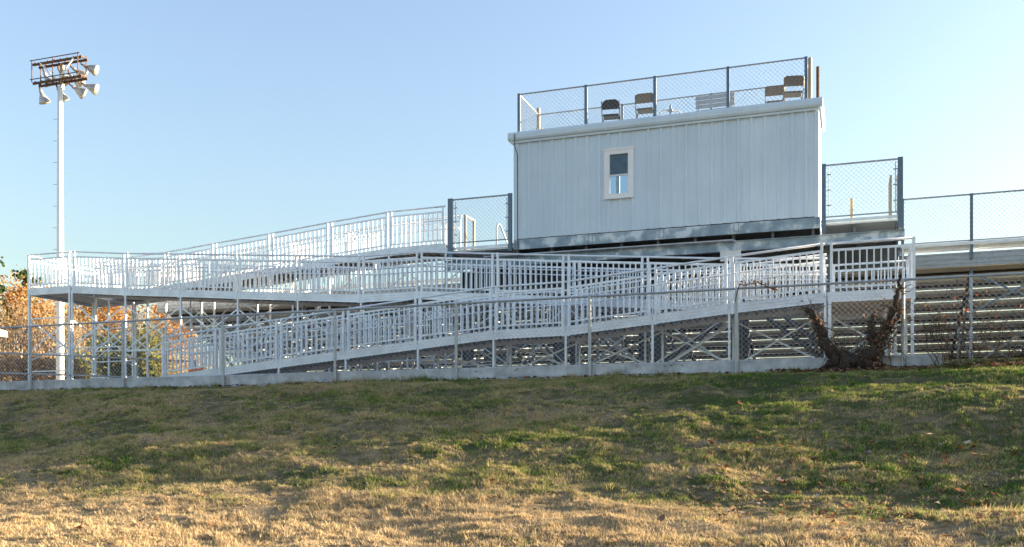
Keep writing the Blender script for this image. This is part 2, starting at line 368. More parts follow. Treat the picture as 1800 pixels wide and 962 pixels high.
# ------------------------------------------------------------------ chain link
def link_mesh(mb, A, B, z0, z1, step=.072, r=.0022):
    """diamond wire in the vertical plane through A and B (2-D points), clipped to z0..z1"""
    A, B = Vector(A), Vector(B); L = (B - A).length; d = (B - A) / L; H = z1 - z0
    nrm = Vector((-d.y, d.x, 0))
    for sgn in (1, -1):
        k = -H
        while k < L:
            s0, s1 = k, k + H; t0, t1 = (0, H)
            a0 = max(0, s0); a1 = min(L, s1)
            if a1 - a0 > .01:
                h0 = a0 - s0; h1 = a1 - s0
                if sgn < 0: h0, h1 = H - h0, H - h1
                p = (A.x + d.x * a0, A.y + d.y * a0, z0 + h0); q = (A.x + d.x * a1, A.y + d.y * a1, z0 + h1)
                P, Q = Vector(p), Vector(q); ax = (Q - P).normalized(); sd = ax.cross(nrm) * r; nr = nrm * r
                n = len(mb.v); mb.v += [tuple(P + sd), tuple(P - sd * .5 + nr), tuple(P - sd * .5 - nr), tuple(Q + sd), tuple(Q - sd * .5 + nr), tuple(Q - sd * .5 - nr)]
                mb.f += [(n, n + 1, n + 4, n + 3), (n + 1, n + 2, n + 5, n + 4), (n + 2, n, n + 3, n + 5)]
            k += step * 1.4142
def pipe_fence(root, A, B, z0, ztop, posts, mat_post, r_post=.03, square=None, rail_r=.021, bottom=None, zpost0=None, zmesh=None, step=.072, wr=.0022, wire='wire'):
    A, B = Vector(A), Vector(B)
    for s in posts:
        p = A + (B - A) * s
        mb = MB()
        zb = z0 if zpost0 is None else zpost0
        if square: mb.box((p.x - square / 2, p.y - square / 2, zb), (p.x + square / 2, p.y + square / 2, ztop + .02))
        else: mb.tube([(p.x, p.y, zb), (p.x, p.y, ztop - .02), (p.x, p.y, ztop + .012)], [r_post, r_post, r_post * .7], 10)
        mb.build('post', mat_post, root)
    MB().tube([(A.x, A.y, ztop), (B.x, B.y, ztop)], rail_r, 8).build('top_rail', M['galv'], root)
    if bottom is not None: MB().tube([(A.x, A.y, bottom), (B.x, B.y, bottom)], rail_r * .8, 8).build('bottom_rail', M['galv'], root)
    mb = MB(); link_mesh(mb, A, B, zmesh if zmesh is not None else z0 + .03, ztop - .02, step, wr); mb.build('wire_mesh', M[wire], root)

t = thing('chain_link_fence', (-12, 19.58, 1.55), 'long low chain link fence with round posts along the kerb above the bank', 'fence')
A, B = (-35.3, 19.57), (16.1, 19.57)
px_ = [-35.3, -32.3, -29.3, -26.27, -23.27, -20.25, -17.26, -14.29, -11.24, -8.23, -5.21, -2.21, .86, 3.95, 7.0, 10.0, 13.0, 16.05]
pipe_fence(t, A, B, 1.36, 3.13, [(x - A[0]) / (B[0] - A[0]) for x in px_], M['galv'], r_post=.036, rail_r=.024, zmesh=1.68, step=.075, wr=.0029, wire='wire_light')

# ------------------------------------------------------------------ aluminium ramps
PH = 1.0            # handrail above the deck
def guard(root, p, q, side):
    """one guard panel between p and q (on deck level): rails and pickets as one mesh; side = +-1 gives the inner face"""
    p, q = Vector(p), Vector(q); mb = MB(); L = (q - p).length; up = Vector((0, 0, 1)); e = (q - p).normalized()
    a, b_ = p + e * .03, q - e * .03
    mb.bar(a + up * .86, b_ + up * .86, .035, .045); mb.bar(a + up * .11, b_ + up * .11, .03, .035)
    n = max(2, int(round(L / .142)))
    for i in range(n + 1):
        c = a + (b_ - a) * (i / n)
        mb.bar(c + up * .115, c + up * .855, .029, .029) if i not in (0, n) else mb.bar(c + up * .06, c + up * .86, .036, .036)
    mb.build('guard_panel', M['alu'], root)
def rail_post(root, c, zb, zt, w=.05):
    MB().box((c[0] - w / 2, c[1] - w / 2, zb), (c[0] + w / 2, c[1] + w / 2, zt)).build('post', M['alu'], root)
def ramp_guard_line(root, joints, Y, side, twin=True):
    """joints: list of (x, deck z)"""
    for i in range(len(joints) - 1):
        (x0, z0), (x1, z1) = joints[i], joints[i + 1]
        guard(root, (x0 + .06, Y, z0 + (z1 - z0) * .06 / (x1 - x0)), (x1 - .06, Y, z1 - (z1 - z0) * .06 / (x1 - x0)), side)
    mb = MB(); mb.tube([(x, Y, z + PH) for x, z in joints], .024, 8); mb.build('top_rail', M['alu'], root, True)
    mb = MB()
    for h in (.66,):
        mb.tube([(x, Y + side * .09, z + h) for x, z in joints], .017, 6)
    mb.build('handrail', M['alu'], root, True)
    for i, (x, z) in enumerate(joints):
        offs = (-.065, .065) if 0 < i < len(joints) - 1 else ((.065,) if i == 0 else (-.065,))
        for o_ in offs: rail_post(root, (x + o_, Y), z - .2, z + PH + .02)
def deck(root, joints, Yn, Yf, under, rib=True):
    mb = MB(); fbs = {Yn: MB(), Yf: MB()}; rb = MB()
    for i in range(len(joints) - 1):
        (x0, z0), (x1, z1) = joints[i], joints[i + 1]
        n = len(mb.v)
        for (x, z) in ((x0, z0), (x1, z1)): mb.v += [(x, Yn + .02, z), (x, Yf - .02, z), (x, Yf - .02, z - .045), (x, Yn + .02, z - .045)]
        mb.f += [(n, n + 1, n + 5, n + 4), (n + 1, n + 2, n + 6, n + 5), (n + 2, n + 3, n + 7, n + 6), (n + 3, n, n + 4, n + 7), (n, n + 3, n + 2, n + 1), (n + 4, n + 5, n + 6, n + 7)]
        for Y in (Yn, Yf):
            lo0 = max(z0 - .19, gz(x0, 21) + .01); lo1 = max(z1 - .19, gz(x1, 21) + .01); hi0, hi1 = z0 + .02, z1 + .02
            s_ = .018; fb = fbs[Y]
            k = len(fb.v)
            for x, lo, hi in ((x0 + .004, lo0, hi0), (x1 - .004, lo1, hi1)): fb.v += [(x, Y - s_, lo), (x, Y + s_, lo), (x, Y + s_, hi), (x, Y - s_, hi)]
            fb.f += [(k + 3, k + 2, k + 1, k), (k + 4, k + 5, k + 6, k + 7), (k, k + 1, k + 5, k + 4), (k + 1, k + 2, k + 6, k + 5), (k + 2, k + 3, k + 7, k + 6), (k + 3, k, k + 4, k + 7)]
            for fr in (.04, .36, .68, .97):   # rolled beads of the channel
                fb.bar((x0 + .006, Y - .02 if Y == Yn else Y + .02, lo0 + (hi0 - lo0) * fr), (x1 - .006, Y - .02 if Y == Yn else Y + .02, lo1 + (hi1 - lo1) * fr), .014, .012)
        nn = int((x1 - x0) / .2)
        for j in range(nn + 1):
            x = x0 + .05 + (x1 - x0 - .1) * j / max(nn, 1); z = z0 + (z1 - z0) * (x - x0) / (x1 - x0)
            rb.box((x - .018, Yn + .025, max(z - .12, 1.68)), (x + .018, Yf - .025, z - .047))
    mb.build('deck', under, root)
    for Y in (Yn, Yf): fbs[Y].build('edge_channel', M['alu'], root)
    if rib: rb.build('joists', under, root)
def legs(root, joints, Ys, w=.045, brace=True, zmin=.55, braceY=None):
    for (x, z) in joints:
        for Y in Ys:
            if z - .18 - gz(x, Y) > .08:
                mb = MB(); mb.box((x - w / 2, Y - w / 2, gz(x, Y) + .01), (x + w / 2, Y + w / 2, z - .1)); mb.box((x - .075, Y - .075, gz(x, Y) - .02), (x + .075, Y + .075, gz(x, Y) + .022))
                mb.build('support_leg', M['alu'], root)
    if brace:
        for i in range(len(joints) - 1):
            (x0, z0), (x1, z1) = joints[i], joints[i + 1]
            for Y in (braceY or Ys):
                g0 = gz((x0 + x1) / 2, Y); t0, t1 = z0 - .22, z1 - .22
                if min(t0, t1) - g0 < zmin: continue
                if max(t0, t1) - g0 > 1.9:   # tall bay: ties at mid height, cross below the deck
                    t0 -= .25; t1 -= .25; lo = max(g0 + .12, min(t0, t1) - 1.15)
                else: lo = g0 + .12
                MB().bar((x0, Y + .03, t0), (x1, Y + .03, lo), .012, .035).build('cross_brace', M['alu'], root); MB().bar((x0, Y - .03, lo), (x1, Y - .03, t1), .012, .035).build('cross_brace', M['alu'], root)
                if max(z0, z1) - g0 > 2.0:
                    MB().bar((x0, Y, lo), (x1, Y, lo), .03, .03).build('tie', M['alu'], root)
                    
Y1n, Y1f, Y2n, Y2f, Y3n, Y3f = 20.5, 21.65, 22.1, 23.0, 23.55, 24.7
R1 = [(-16.87, 1.80), (-15.12, 1.96), (-13.34, 2.12), (-11.48, 2.28), (-9.58, 2.45), (-7.7, 2.61), (-6.0, 2.63), (-4.07, 2.80), (-2.46, 2.95), (-.56, 3.09)]
R2 = [(-21.3, 4.62), (-19.4, 4.45), (-17.52, 4.31), (-15.66, 4.16), (-13.8, 4.02), (-11.93, 3.88), (-10.29, 3.88), (-8.26, 3.70), (-6.46, 3.54), (-4.56, 3.38), (-2.56, 3.21), (-.56, 3.09)]
sc3 = Y3n / 24.2
R3 = [(-21.3, 4.64), (-19.2, 4.74), (-17.5, 4.88), (-15.6, 5.03), (-13.7, 5.20), (-11.87, 5.34), (-10.2, 5.36)]
t = thing('ramp_run', (-8.7, 21.1, 1.66), 'lowest aluminium ramp run, rising left to right just behind the chain link fence', 'ramp', 'aluminium ramp runs')
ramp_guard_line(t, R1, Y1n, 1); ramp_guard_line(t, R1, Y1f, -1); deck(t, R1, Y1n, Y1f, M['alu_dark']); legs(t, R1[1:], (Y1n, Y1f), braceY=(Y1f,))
p = at(332, 655, Y1n - .03); q = at(358, 651, Y1n - .03)
MB().bar((p.x, Y1n - .03, p.z + .04), (q.x, Y1n - .03, q.z + .04), .006, .055).build('orange_sticker', M['orange'], t)
t = thing('ramp_run', (-11, 22.5, 1.66), 'middle aluminium ramp run with picket rails, climbing leftward to the far left landing', 'ramp', 'aluminium ramp runs')
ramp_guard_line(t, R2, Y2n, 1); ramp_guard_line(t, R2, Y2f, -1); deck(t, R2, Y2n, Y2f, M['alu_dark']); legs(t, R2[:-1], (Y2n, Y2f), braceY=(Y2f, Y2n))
t = thing('ramp_run', (-15.7, 24.1, 1.66), 'topmost aluminium ramp run, climbing rightward to the deck beside the press box', 'ramp', 'aluminium ramp runs')
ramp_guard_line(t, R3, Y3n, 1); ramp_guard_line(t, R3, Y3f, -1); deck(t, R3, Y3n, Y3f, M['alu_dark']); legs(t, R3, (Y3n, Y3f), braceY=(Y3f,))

def cross_guard(root, x, ya, yb, z, side):
    guard(root, (x, ya + .05, z), (x, yb - .05, z), side)
    MB().tube([(x, ya, z + PH), (x, yb, z + PH)], .024, 8).build('top_rail', M['alu'], root, True)
    n = 3 if yb - ya > 1.6 else 2
    for i in range(n): rail_post(root, (x, ya + (yb - ya) * i / (n - 1)), z - .2, z + PH + .02)
def landing(root, x0, x1, y0, y1, z, under, closed_x, gaps_near=True):
    ribs = MB(); d_ = MB().box((x0, y0 + .02, z - .045), (x1, y1 - .02, z)); d_.build('deck', M['alu_plank'], root)
    for Y in (y0, y1):
        fb = MB(); fb.box((x0, Y - .018, z - .19), (x1, Y + .018, z + .02))
        for fr in (.01, .07, .135, .2): fb.box((x0, Y - .026, z - .19 + fr), (x1, Y - .0181, z - .18 + fr))
        fb.build('edge_channel', M['alu'], root)
    for X in (x0, x1): MB().box((X - .016, y0 + .02, z - .19), (X + .016, y1 - .02, z + .019)).build('edge_channel', M['alu'], root)
    n = int((y1 - y0) / .3)
    for i in range(n):
        y = y0 + .03 + (y1 - y0 - .06) * (i + .5) / n
        ribs.box((x0 + .02, y - .135, z - .12), (x1 - .02, y + .135, z - .1))
        ribs.box((x0 + .02, y - .15, z - .1), (x1 - .02, y + .15, z - .048))
    ribs.build('underside_boards', under, root)
    w = .06
    for X in (x0 + .03, x1 - .03):
        for Y in (y0, y1):
            mb = MB().box((X - w / 2, Y - w / 2, gz(X, Y)), (X + w / 2, Y + w / 2, z - .19)); mb.box((X - .09, Y - .09, gz(X, Y) - .02), (X + .09, Y + .09, gz(X, Y) + .02)); mb.build('support_leg', M['alu'], root)
t = thing('ramp_landing', (.27, 21.7, 1.66), 'raised aluminium landing with bounce-tinted underside at the right end of the lowest ramp', 'ramp landing', 'ramp landings')
landing(t, -.5, 1.1, Y1n, Y2f, 3.09, M['bounce_tan'], 1.1)
guard(t, (-.46, Y1n, 3.09), (1.06, Y1n, 3.09), 1); MB().tube([(-.5, Y1n, 4.09), (1.1, Y1n, 4.09)], .024).build('top_rail', M['alu'], t, True)
guard(t, (-.46, Y2f, 3.09), (1.06, Y2f, 3.09), 1); MB().tube([(-.5, Y2f, 4.09), (1.1, Y2f, 4.09)], .024).build('top_rail', M['alu'], t, True)
for Y in (Y1n, Y2f): rail_post(t, (-.44, Y), 2.9, 4.11)
cross_guard(t, 1.1, Y1n, Y2f, 3.09, -1)
MB().bar((-.45, Y1f, 1.8), (1.05, Y1f, 2.75), .012, .04).build('cross_brace', M['alu'], t); MB().bar((-.45, Y1f + .04, 2.75), (1.05, Y1f + .04, 1.8), .012, .04).build('cross_brace', M['alu'], t)
for X in (.62, .8): MB().box((X - .03, 21.6, 1.66), (X + .03, 21.66, 2.9)).build('support_leg', M['alu'], t)
t = thing('ramp_landing', (-22.1, 23.4, 1.66), 'high aluminium landing on tall legs at the far left turn of the ramp', 'ramp landing', 'ramp landings')
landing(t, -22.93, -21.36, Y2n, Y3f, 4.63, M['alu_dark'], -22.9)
guard(t, (-22.88, Y2n, 4.63), (-21.4, Y2n, 4.63), 1); MB().tube([(-22.93, Y2n, 5.63), (-21.36, Y2n, 5.63)], .024).build('top_rail', M['alu'], t, True)
guard(t, (-22.88, Y3f, 4.63), (-21.4, Y3f, 4.63), 1); MB().tube([(-22.93, Y3f, 5.63), (-21.36, Y3f, 5.63)], .024).build('top_rail', M['alu'], t, True)
for Y in (Y2n, Y3f): rail_post(t, (-21.42, Y), 4.44, 5.65)
cross_guard(t, -22.93, Y2n, Y3f, 4.63, 1)
for Y in (Y2n, Y3f):
    MB().bar((-22.9, Y, 3.75), (-21.39, Y, 3.75), .03, .03).build('tie', M['alu'], t)
    MB().bar((-22.9, Y + .03, 3.7), (-21.39, Y + .03, 2.75), .012, .035).build('cross_brace', M['alu'], t); MB().bar((-22.9, Y - .03, 2.75), (-21.39, Y - .03, 3.7), .012, .035).build('cross_brace', M['alu'], t)
    for zz in (2.7, 2.2): MB().bar((-22.9, Y, zz), (-21.39, Y, zz), .03, .03).build('tie', M['alu'], t)
for Y in (22.9, 23.8):
    mb = MB().box((-22.16, Y - .025, 1.6), (-22.11, Y + .025, 4.44)); mb.build('support_leg', M['alu'], t)
for X in (-22.9, -21.39):
    MB().bar((X + .03, Y2n, 3.7), (X + .03, Y3f, 2.5), .012, .035).build('cross_brace', M['alu'], t); MB().bar((X - .03, Y2n, 2.5), (X - .03, Y3f, 3.7), .012, .035).build('cross_brace', M['alu'], t)

# ------------------------------------------------------------------ press box on its steel frame
X0, X1, YF, YB, ZB, ZT = -8.17, -.77, 23.2, 25.0, 5.27, 7.86
pb = thing('press_box', (-4.45, 24.1, 5.0), 'pale ribbed metal press box with one small window, raised high behind the stands', 'press box')
wx0, wx1, wz0, wz1 = -5.80, -5.07, 6.08, 7.29
def ribbed(mb, x0, x1, Y, z0, z1, ph=0):
    prof = []; pitch = .3048; n = int(math.ceil((x1 - x0) / pitch)); x = x0
    for i in range(n + 1):
        c = x0 + pitch * i + ph
        for dx, dy in ((-.045, 0), (-.022, -.03), (.022, -.03), (.045, 0), (.125, 0), (.135, -.006), (.165, -.006), (.175, 0)):
            xx = c + dx
            if x0 <= xx <= x1: prof.append((xx, Y + dy))
    prof = [(x0, Y)] + prof + [(x1, Y)]
    n = len(mb.v); k = len(prof)
    mb.v += [(a_, b_, z0) for a_, b_ in prof] + [(a_, b_, z1) for a_, b_ in prof]
    mb.f += [(n + i, n + i + 1, n + k + i + 1, n + k + i) for i in range(k - 1)]
mb = MB()
ribbed(mb, X0, wx0, YF, ZB, ZT, .11); ribbed(mb, wx1, X1, YF, ZB, ZT, .11 + .3048 * 11 - (wx1 - X0)); ribbed(mb, wx0, wx1, YF, ZB, wz0, .1); ribbed(mb, wx0, wx1, YF, wz1, ZT, .1)
mb.box((X0 - .0, YF + .012, ZB), (X0 + .04, YB, ZT)); mb.box((X1 - .04, YF + .012, ZB), (X1, YB, ZT))
# far wall with an opening opposite the window
mb.box((X0 + .04, YB - .06, ZB), (-6.9, YB, ZT)); mb.box((-1.4, YB - .06, ZB), (X1 - .04, YB, ZT)); mb.box((-6.9, YB - .06, ZB), (-1.4, YB, 6.05)); mb.box((-6.9, YB - .06, 7.35), (-1.4, YB, ZT))
for x in (-6.9, -5.92, -4.9, -3.8, -2.6, -1.48): mb.box((x, YB - .07, 6.05), (x + .09, YB + .005, 7.35))
mb.box((X0 + .002, YF - .012, ZB - .02), (X0 + .09, YF + .0, ZT)); mb.box((X1 - .09, YF - .012, ZB - .02), (X1 - .002, YF + .0, ZT))
mb.build('wall', M['siding'], pb)
MB().box((X0 + .05, YF + .04, ZB), (X1 - .05, YB - .07, ZB + .05)).build('floor', M['dark'], pb)
# roof slab and rounded fascia
rf = MB().box((X0 - .05, YF - .02, ZT), (X1 + .04, YB + .06, 7.95)).build('roof', M['siding'], pb)
mb = MB(); mb.prism([(YF - .025, 7.745), (YF - .10, 7.755), (YF - .125, 7.80), (YF - .125, 7.90), (YF - .10, 7.955), (YF - .04, 7.975), (YF - .0201, 7.975), (YF - .0201, 7.745)], X0 - .12, X1 + .09)
mb.box((X0 - .121, YF - .02, 7.75), (X0 - .051, YB + .06, 7.97)); mb.box((X1 + .041, YF - .02, 7.75), (X1 + .091, YB + .06, 7.97))
mb.build('fascia', M['siding'], rf)
MB().box((X0 - .02, YF - .06, 7.69), (X1 + .02, YF - .036, 7.744)).build('flashing', M['siding'], rf)
# closure pieces under the flashing
# window
wf = MB(); fr = .135
wf.box((wx0, YF - .045, wz0), (wx0 + fr, YF + .03, wz1)); wf.box((wx1 - fr, YF - .045, wz0), (wx1, YF + .03, wz1))
wf.box((wx0 + fr, YF - .045, wz1 - fr), (wx1 - fr, YF + .03, wz1)); wf.box((wx0 + fr, YF - .045, wz0), (wx1 - fr, YF + .03, wz0 + fr * .8))
wf.box((wx0 - .012, YF - .055, wz1 - .03), (wx1 + .012, YF - .0451, wz1 + .015)); wf.box((wx0 - .012, YF - .07, wz0 - .02), (wx1 + .012, YF - .0451, wz0 + .025))
win = wf.build('window', M['white'], pb)
MB().box((wx0 + fr, YF + .0, wz0 + .1), (wx1 - fr, YF + .006, wz1 - fr)).build('pane', M['glass'], win)
MB().box((wx0 + fr + .005, YF + .02, 6.66), (wx1 - fr - .005, YF + .026, wz1 - fr + .01)).build('blind', M['blind'], win)
MB().box((wx0 + fr, YF - .02, 6.62), (wx1 - fr, YF - .001, 6.665)).build('meeting_rail', M['ebox'], win)
# edge beam with bolted splices
def ibeam(mb, xa, xb, Y, z0, z1, fl=.12):
    mb.box((xa, Y, z0 + .014), (xb, Y + .012, z1 - .014)); mb.box((xa, Y - fl / 2, z0), (xb, Y + fl / 2, z0 + .014)); mb.box((xa, Y - fl / 2, z1 - .014), (xb, Y + fl / 2, z1))
bm_ = MB().box((X0 + .02, YF - .01, 5.0), (X1 + .03, YF + .05, ZB - .022))
ed = bm_.build('edge_beam', M['spangle'], pb)
for sx_ in (-8.07, -6.15, -4.38, -2.62, -.86):
    mb = MB().box((sx_ - .1, YF - .018, 5.02), (sx_ + .1, YF - .0101, 5.24))
    mb.build('splice_plate', M['spangle'], ed)
    mb = MB()
    for i in range(4):
        for j in (-.05, .05): mb.tube([(sx_ + j, YF - .018, 5.05 + .052 * i), (sx_ + j, YF - .03, 5.05 + .052 * i)], .013, 6)
    mb.build('bolts', M['darksteel'], ed)
# deck structure below and to both sides
for xa, xb in ((-10.1, X0), (X1 + .04, 1.02)):
    mb = MB()
    for i in range(17): mb.box((xa, YF + .13 + i * .125, 5.07), (xb, YF + .245 + i * .125, 5.12))
    mb.build('deck_boards', M['alu_plank'], pb)
    MB().box((xa, YF + .06, 5.125), (xb - .04 if xa < -9 else xb, YF + .1, 5.185)).build('deck_edge', M['alu'], pb)
MB().box((X0 + .03, YF + .12, 5.05), (X1 - .0, YB + .4, 5.1)).build('subfloor', M['darksteel'], pb)
MB().box((-10.1, YB + .22, 4.40), (1.0, YB + .25, 5.04)).build('sky_gap_panel', M['darksteel'], pb)  # dark sheet added to shut out bright sky below the girder
for k, x in enumerate(np.arange(-9.9, 1.05, .9)):
    MB().box((x - .03, YF + .12, 4.87), (x + .03, YB + .5, 5.04)).build('joist', M['darksteel'], pb)
for Y in (YF + .16, YB + .3):
    mb = MB(); ibeam(mb, -10.15, 1.06, Y, 4.62, 4.86); mb.build('girder', M['spangle'], pb)
for x in (-9.6, -7.1, -4.9, -2.66, -.62):
    for Y in (YF + .45, YB + .2):
        mb = MB(); w = .11; z0_ = gz(x, Y)
        mb.box((x - w, Y - .01, z0_), (x + w, Y + .01, 4.61)); mb.box((x - w - .012, Y - w, z0_), (x - w, Y + w, 4.61)); mb.box((x + w, Y - w, z0_), (x + w + .012, Y + w, 4.61)); mb.box((x - .2, Y - .2, z0_ - .03), (x + .2, Y + .2, z0_ + .03))
        mb.build('column', M['darksteel'], pb)
for xa, xb in ((-4.9, -2.66), (-9.6, -7.1)):
    mb = MB(); mb.bar((xa, YF + .6, 1.8), (xb, YF + .6, 3.3), .08, .12); mb.bar((xa, YF + .6, 2.6), (xb, YF + .6, 4.2), .08, .12); mb.build('diagonal_brace', M['darksteel'], pb)
mb = MB(); mb.bar((-2.5, YF + .6, 3.5), (-.75, YF + .6, 2.1), .08, .1); mb.bar((-2.2, YF + 1.5, 3.7), (-.7, YF + 1.5, 2.4), .08, .1); mb.build('diagonal_brace', M['darksteel'], pb)
# cable down the left corner, conduit and box on the girder
cb = MB().tube([(-8.1, YF - .14, 7.9), (-8.1, YF - .13, 7.6), (-8.055, YF - .045, 7.4), (-8.05, YF - .04, 6.5), (-8.05, YF - .04, 5.0), (-8.05, YF - .03, 4.2)], .012, 6).build('cable', M['cable'], pb)
MB().tube([(-9.0, YF + .03, 4.88), (-2.72, YF + .03, 4.87), (-2.63, YF + .03, 4.83), (-2.6, YF + .03, 4.75), (-2.6, YF + .03, 4.55)], .02, 8).build('conduit', M['pvc'], pb)
mb = MB().box((-2.98, YF - .02, 4.38), (-2.52, YF + .09, 4.6)); mb.box((-2.99, YF - .03, 4.37), (-2.51, YF - .0201, 4.61)); mb.build('junction_box', M['ebox'], pb)

# roof guard fence
t = thing('roof_fence', (-4.5, 23.26, 7.97), 'chain link guard fence with square posts round the press box roof', 'fence')
XR0, XR1, YR0, YR1, ZR, ZRT = -8.04, -1.05, 23.25, 24.85, 7.951, 8.95
def rooffence_side(A, B, posts, sq=.07): pipe_fence(t, A, B, ZR, ZRT, posts, M['galv_shade_blue'], square=sq, rail_r=.02, zmesh=ZR + .01, step=.075, wr=.003)
rooffence_side((XR0, YR0), (XR1, YR0), [0, .2515, .498, .7475, 1])
rooffence_side((XR0, YR0 + .06), (XR0, YR1), []); rooffence_side((XR1, YR0 + .06), (XR1, YR1), [])
rooffence_side((XR0, YR1), (XR1, YR1), [.33, .66], .05)
for x in (XR0, XR1): MB().tube([(x, YR1, ZR), (x, YR1, ZRT + (.18 if x < -5 else .0))], .05, 10).build('post', M['tan'] if x < -5 else M['galv'], t)
p = at(1427, 170, 23.7)
MB().tube([(-.97, 23.42, ZR), (-.97, 23.42, 9.0)], .045, 10).build('post', M['tan'], t)
MB().tube([(-.80, 23.55, ZR), (-.80, 23.55, 8.82)], .04, 10).build('post', M['rust'], t)
# deck-side guard fences
t = thing('deck_fence', (-9.1, 23.24, 5.19), 'chain link guard panel on the deck left of the press box', 'fence', 'deck guard fences')
pipe_fence(t, (-9.9, YF + .03), (-8.3, YF + .03), 5.19, 6.42, [], M['galv'], rail_r=.022, bottom=5.29, zmesh=5.3, step=.075, wr=.003)
for x, w in ((-9.92, .13), (-8.27, .10)): MB().box((x - w / 2, YF - .02, 4.9 if w > .12 else 4.98), (x + w / 2, YF + .05, 6.45)).build('post', M['galv_shade_blue'], t)
for x in (-9.78, -8.36):
    mb = MB().tube([(x, YF + .02, 5.3), (x, YF + .02, 6.36)], .01, 6)
    for z in (5.5, 5.85, 6.2): mb.box((x - .045, YF + .005, z - .012), (x + .045, YF + .035, z + .012))
    mb.build('tension_bar', M['galv'], t)
t = thing('deck_fence', (.15, 23.24, 5.17), 'chain link guard panel on the deck right of the press box', 'fence', 'deck guard fences')
pipe_fence(t, (-.66, YF + .03), (.96, YF + .03), 5.17, 6.42, [], M['galv'], rail_r=.022, bottom=5.24, zmesh=5.25, step=.075, wr=.003)
pipe_fence(t, (.96, YF + .1), (.96, 25.1), 5.17, 6.42, [], M['galv'], rail_r=.022, zmesh=5.25, step=.075, wr=.003)
for x, w in ((-.66, .09), (.965, .11)): MB().box((x - w / 2, YF - .02, 4.9), (x + w / 2, YF + .05, 6.45)).build('post', M['galv_shade_blue'], t)
for x in (-.55, .86):
    mb = MB().tube([(x, YF + .02, 5.25), (x, YF + .02, 6.36)], .01, 6)
    for z in (5.5, 5.85, 6.2): mb.box((x - .045, YF + .005, z - .012), (x + .045, YF + .035, z + .012))
    mb.build('tension_bar', M['galv'], t)
p = at(1497, 362, 24.6)
t = thing('short_post', (p.x, 24.6, 5.12), 'short pale post standing on the deck right of the press box', 'post')
mb = MB().tube([(p.x, 24.6, 5.12), (p.x, 24.6, 5.95)], .045, 10); mb.box((p.x - .09, 24.51, 5.12), (p.x + .09, 24.69, 5.14)); mb.build('shaft', M['tan'], t)
p = at(1572, 330, 25.0)
t = thing('stair_gate', (.8, 24.9, 5.12), 'narrow lattice gate at the far edge of the right-hand deck', 'gate')
mb = MB(); 
for yy in (24.3, 25.1): mb.bar((.80, yy, 5.12), (.80, yy, 6.35), .05, .05)
mb.bar((.80, 24.3, 6.33), (.80, 25.1, 6.33), .05, .05); mb.bar((.80, 24.3, 5.3), (.80, 25.1, 5.3), .04, .04); mb.build('frame', M['tan'], t)
mb = MB(); link_mesh(mb, (.80, 24.33), (.80, 25.08), 5.32, 6.3, .055, .004); mb.build('lattice', M['tan'], t)
# left deck: gate frame and stair hoop
t = thing('gate_frame', (-9.55, 24.6, 5.12), 'pale gate frame of two posts on the deck left of the press box', 'gate')
a = at(818, 378, 24.6); b_ = at(833, 388, 25.2)
for P_ in (a, b_): MB().box((P_.x - .03, P_.y - .03, 5.12), (P_.x + .03, P_.y + .03, a.z)).build('post', M['tan'], t)
mb = MB().bar((a.x, a.y, a.z - .02), (b_.x, b_.y, a.z - .02), .03, .05); mb.bar((a.x, a.y, 5.45), (b_.x, b_.y, 5.45), .03, .04); mb.build('rail', M['tan'], t)
a = at(873, 393, 24.9)
t = thing('stair_handrail', (a.x, 24.9, 5.12), 'bent grey pipe handrail loop left of the press box', 'handrail')
MB().tube([(a.x - .0, 24.9, 5.12), (a.x, 24.9, a.z - .1), (a.x + .03, 24.92, a.z), (a.x + .07, 24.97, a.z - .02), (a.x + .2, 25.3, a.z - .55), (a.x + .22, 25.35, 5.0)], .024, 8).build('pipe', M['galv'], t, True)

# ------------------------------------------------------------------ things on the press box roof
ZRF = 7.951
def folding_chair(x, y, rot, label, m_, cloth_round=.09, fold=False):
    t = thing('folding_chair', (x, y, ZRF), label, 'chair', 'folding chairs on the press box roof'); t.rotation_euler.z = rot
    def B(mb, name): 
        o = bpy.data.objects.new(name, bpy.data.meshes.new(name)); o.data.from_pydata(mb.v, [], mb.f); o.data.materials.append(m_); COL.objects.link(o); o.parent = t; return o
    # back: rounded plate, faces +Y (the field); seat forward of it
    mb = MB(); w = .225; z0, z1 = .56, .79; r = cloth_round; pts = [(-w, z0), (w, z0)]
    for cx, s0 in ((w - r, 0), (-w + r, 90)):
        for k in range(5): a_ = R(s0 + 22.5 * k); pts.append((cx + r * math.cos(a_), z1 - r + r * math.sin(a_)))
    n = len(pts); mb.v = [(a_, -.20 - .03 * math.cos(a_ / w * 1.3) - (b_ - .5) * .12, b_) for a_, b_ in pts] + [(a_, -.18 - .03 * math.cos(a_ / w * 1.3) - (b_ - .5) * .12, b_) for a_, b_ in pts]
    mb.f = [tuple(range(n)), tuple(reversed(range(n, 2 * n)))] + [(i, i + n, (i + 1) % n + n, (i + 1) % n) for i in range(n)]
    B(mb, 'backrest')
    mb = MB().box((-.2, -.17, .43), (.2, .2, .455)); mb.box((-.2, -.19, .40), (.2, -.165, .45)); B(mb, 'seat')
    for sx_ in (-1, 1):
        mb = MB().tube([(sx_ * .225, -.25, .76), (sx_ * .225, -.2, .5), (sx_ * .225, .0, .28), (sx_ * .225, .22, .0)], .013, 6); B(mb, 'front_leg')
        mb = MB().tube([(sx_ * .2, .05, .44), (sx_ * .2, -.08, .25), (sx_ * .2, -.25, .0)], .012, 6); B(mb, 'rear_leg')
    mb = MB().tube([(-.225, .16, .08), (.225, .16, .08)], .009, 6); mb.tube([(-.2, -.2, .08), (.2, -.2, .08)], .009, 6); B(mb, 'stretcher')
    return t
def roof_at(px_, y): return at(px_, 200, y).x
